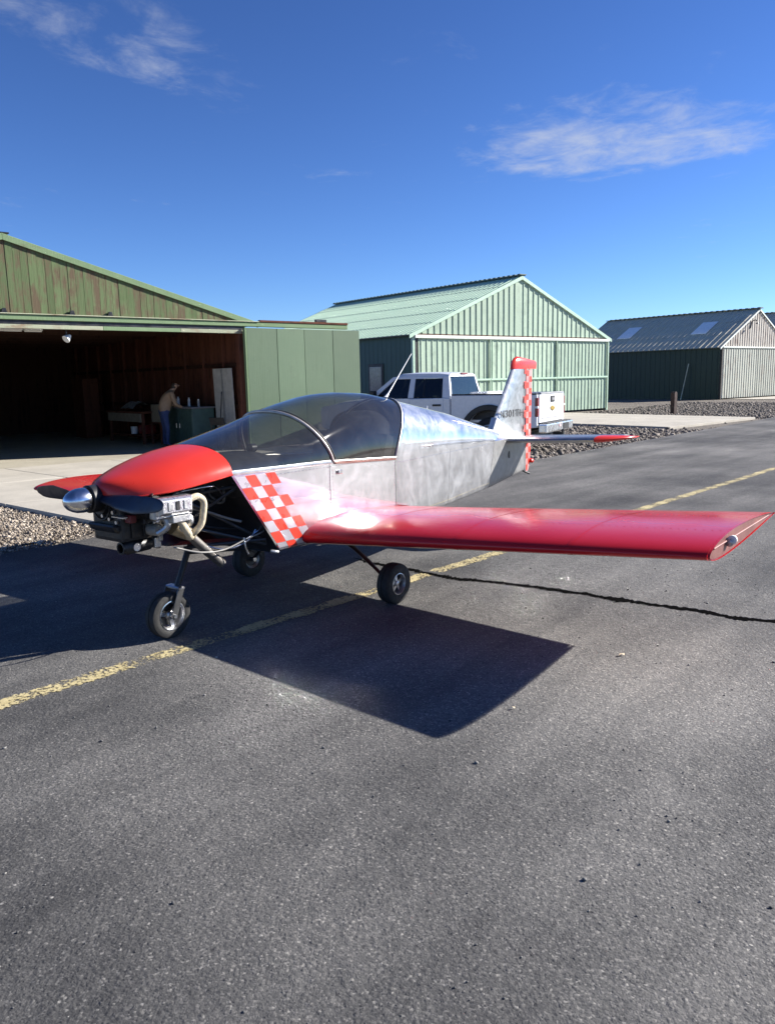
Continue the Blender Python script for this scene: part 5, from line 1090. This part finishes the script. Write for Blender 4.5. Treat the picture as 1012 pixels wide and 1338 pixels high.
# cut the fin section at the hinge by clamping x
b.v = [(max(x, -3.695), y if x > -3.695 else y, z) for x, y, z in b.v]; fin = b.build('fin', ALU_SAT, ac, 40)
b = MB(); b.add([(-2.865, .030, 1.08), (-2.985, .036, 1.262), (-3.40, .052, 1.062), (-3.30, .058, 1.0), (-2.9, .06, 1.02), (-2.865, -.030, 1.08), (-2.985, -.036, 1.262), (-3.40, -.052, 1.062), (-3.30, -.058, 1.0), (-2.9, -.06, 1.02)], [(0, 1, 2, 3, 4), (5, 9, 8, 7, 6), (0, 5, 6, 1), (1, 6, 7, 2), (2, 7, 8, 3), (3, 8, 9, 4), (4, 9, 5, 0)]); b.build('fin_fairing', simple('pale_fairing', (.62, .62, .61), .35, .5), ac, 0, bev=.006)
b = MB()
capr = [foil(-3.365, -4.0, 0, 1.787, .085), foil(-3.375, -4.005, 0, 1.83, .085), foil(-3.40, -4.01, 0, 1.875, .08), foil(-3.44, -4.005, 0, 1.91, .06), foil(-3.50, -3.97, 0, 1.932, .03)]
b.rings([[(x, y, z - max(0, (-3.45 - x)) * .10 * (z - 1.787) / .14) for x, y, z in r_] for r_ in capr], True, True); b.build('fin_cap', RED_COWL, ac, 50)
# rudder: pale skin carrying two columns of red checks
rb = MB(); rud = []
for z in np.linspace(.585, 1.78, 12):
    tx = interp(z, [.585, .70, 1.78], [-3.80, -3.855, -3.885]); hx = interp(z, [.585, .70, 1.78], [-3.715, -3.705, -3.705]); rud.append([(hx, .022, z), (hx + .010, 0, z), (hx, -.022, z), (tx, -.004, z), (tx, .004, z)])
rb.rings(rud, True, True); rudder = rb.build('rudder', simple('pale_rudder_skin', (.60, .27, .26), .4, .3), ac, 20)
nr = 17
for s in (1, -1):
    for r_ in range(nr):
        for cc in range(2):
            if (r_ + cc) % 2: continue
            z0 = .60 + r_ * (1.172 / nr); z1 = z0 + 1.172 / nr - .003; V = []
            for z in (z0, z1):
                tx = interp(z, [.585, .70, 1.78], [-3.80, -3.855, -3.885]); hx = -3.707
                for q in (cc * .5 + .02, cc * .5 + .48): V.append((lerp(hx, tx, q), s * (lerp(.022, .004, q) + .0015), z))
            bq = MB(); bq.add(V, [(0, 1, 3, 2)]); bq.build('red_check', VINYL_R, rudder, 0)
for s in (1,):      # first check column laps onto the fin
    for r_ in range(9):
        if r_ % 2: continue
        z0 = 1.06 + r_ * .0837; bq = MB(); bq.add([(-3.635, .0368, z0), (-3.692, .0318, z0), (-3.692, .0318, z0 + .08), (-3.635, .0368, z0 + .08)], [(0, 1, 2, 3)]); bq.build('red_check', VINYL_R, fin, 0)
b = MB(); b.lathe([(0, .022), (-.03, .03), (-.055, .02)], (-3.84, .015, .70), 'X', 14); b.build('tail_light', RED_COWL, ac, 50)
b = MB(); b.tube(smooth_path([(-3.62, 0, .62), (-3.70, .01, .585), (-3.78, .03, .555)]), .012, 8); b.build('tail_skid', DARKMET, ac, 60)
b = MB(); b.box((-3.685, 0, .80), (.03, .05, .40)); b.build('stern_post', ALU_DULL, ac, 0, bev=.005)
def hfoil(xl, xt, y, z, th_, n=10): return [(x, y, z + t_) for x, t_, _ in [(p[0], p[1], 0) for p in foil(xl, xt, 0, 0, th_, n)]]
for s in (1, -1):
    b = MB(); b.rings([hfoil(lerp(-3.02, -3.13, q), lerp(-3.70, -3.70, q), s * lerp(.03, 1.09, q), 1.0 + .03 * q, .075) for q in np.linspace(0, 1, 5)], True, True); b.build('stabiliser', ALU_SAT, tail, 50)
    b = MB(); b.rings([hfoil(-3.132, -3.70, s * 1.092, 1.03, .075), hfoil(-3.20, -3.70, s * 1.20, 1.035, .065), hfoil(-3.36, -3.69, s * 1.32, 1.04, .04), hfoil(-3.52, -3.68, s * 1.385, 1.042, .015)], True, True); b.build('stabiliser_tip', RED_COWL, tail, 50)
    b = MB(); b.rings([hfoil(-3.706, -3.90, s * y, 1.0 + .03 * y, .03, 5) for y in (.06, .6, 1.2)], True, True); b.build('elevator', ALU_SAT, tail, 40)
# registration on the fin
def text_mesh(txt, size):
    cu = bpy.data.curves.new('registration', 'FONT'); cu.body = txt; cu.size = size; cu.extrude = .0008; cu.align_x = 'LEFT'; cu.space_character = 1.05
    ob = bpy.data.objects.new('registration', cu); C.objects.link(ob); dg = bpy.context.evaluated_depsgraph_get(); me = bpy.data.meshes.new_from_object(ob.evaluated_get(dg)); bpy.data.objects.remove(ob); return me
tm = text_mesh('N301TH', .118); tm.materials.clear(); tm.materials.append(simple('faded_black_lettering', (.035, .035, .037), .5))
xs2 = [v.co.x for v in tm.vertices]; wdt = max(xs2) - min(xs2)
o = link('registration_number', tm, fin, (-3.045, .0405, 1.25)); o.rotation_euler = (R(90), 0, R(180)); o.scale = (.54 / wdt, 1, 1)
# antennas
b = MB(); b.tube([(-.99, 0, 1.52), (-1.02, 0, 1.548), (-1.06, 0, 1.585), (-1.42, 0, 1.932)], [.026, .014, .006, .0035], 8); b.build('whip_antenna', WHITE, ac, 60)
b = MB(); b.tube([(-1.66, 0, 1.38), (-1.672, 0, 1.44)], [.007, .004], 8); b.build('stub_antenna', WHITE, ac, 60)
# ---- landing gear
for s in (1, -1):
    b = MB(); b.tube(smooth_path([(.03, s * .26, .50), (.02, s * .45, .385), (.01, s * .62, .265), (0, s * .735, .17)]), [.03] * 6 + [.026] * 6 + [.022] * 7, 10, flat=.4); b.build('gear_leg', DARKMET, ac, 60)
    wheel(ac, 'main_wheel', (0, s * .80, .158), .158, .112, s, CAST, .50, 5)
    b = MB(); b.tube([(0, s * .72, .158), (0, s * .80, .158)], .02, 10); b.build('axle', STEEL, ac)
wheel(ac, 'nose_wheel', (1.492, 0, .158), .158, .10, 1, STEEL, .62, 3)
b = MB(); b.tube([(1.235, 0, .64), (1.30, 0, .55), (1.37, 0, .40), (1.415, 0, .315)], [.024, .022, .02, .02], 12); ns = b.build('nose_strut', BLACK, ac, 60)
for s in (1, -1):
    b = MB(); b.prism([(1.395, .335), (1.445, .345), (1.515, .17), (1.505, .135), (1.475, .135), (1.462, .165)], s * .062, s * .072); b.build('fork_plate', DARKMET if s < 0 else simple('fork_grey', (.10, .10, .10), .4, .7), ns, 0, bev=.002)
b = MB(); b.b2((1.392, -.075, .325), (1.447, .075, .347)); b.build('fork_crown', STEEL, ns, 0, bev=.006)
b = MB(); b.tube([(1.492, -.085, .158), (1.492, .085, .158)], .012, 10); b.build('axle', STEEL, ns)
for s in (1, -1):
    b = MB(); b.tube([(1.30, s * .02, .55), (1.0, s * .25, .55)], .009, 8); b.build('steering_rod', DARKMET, ns)
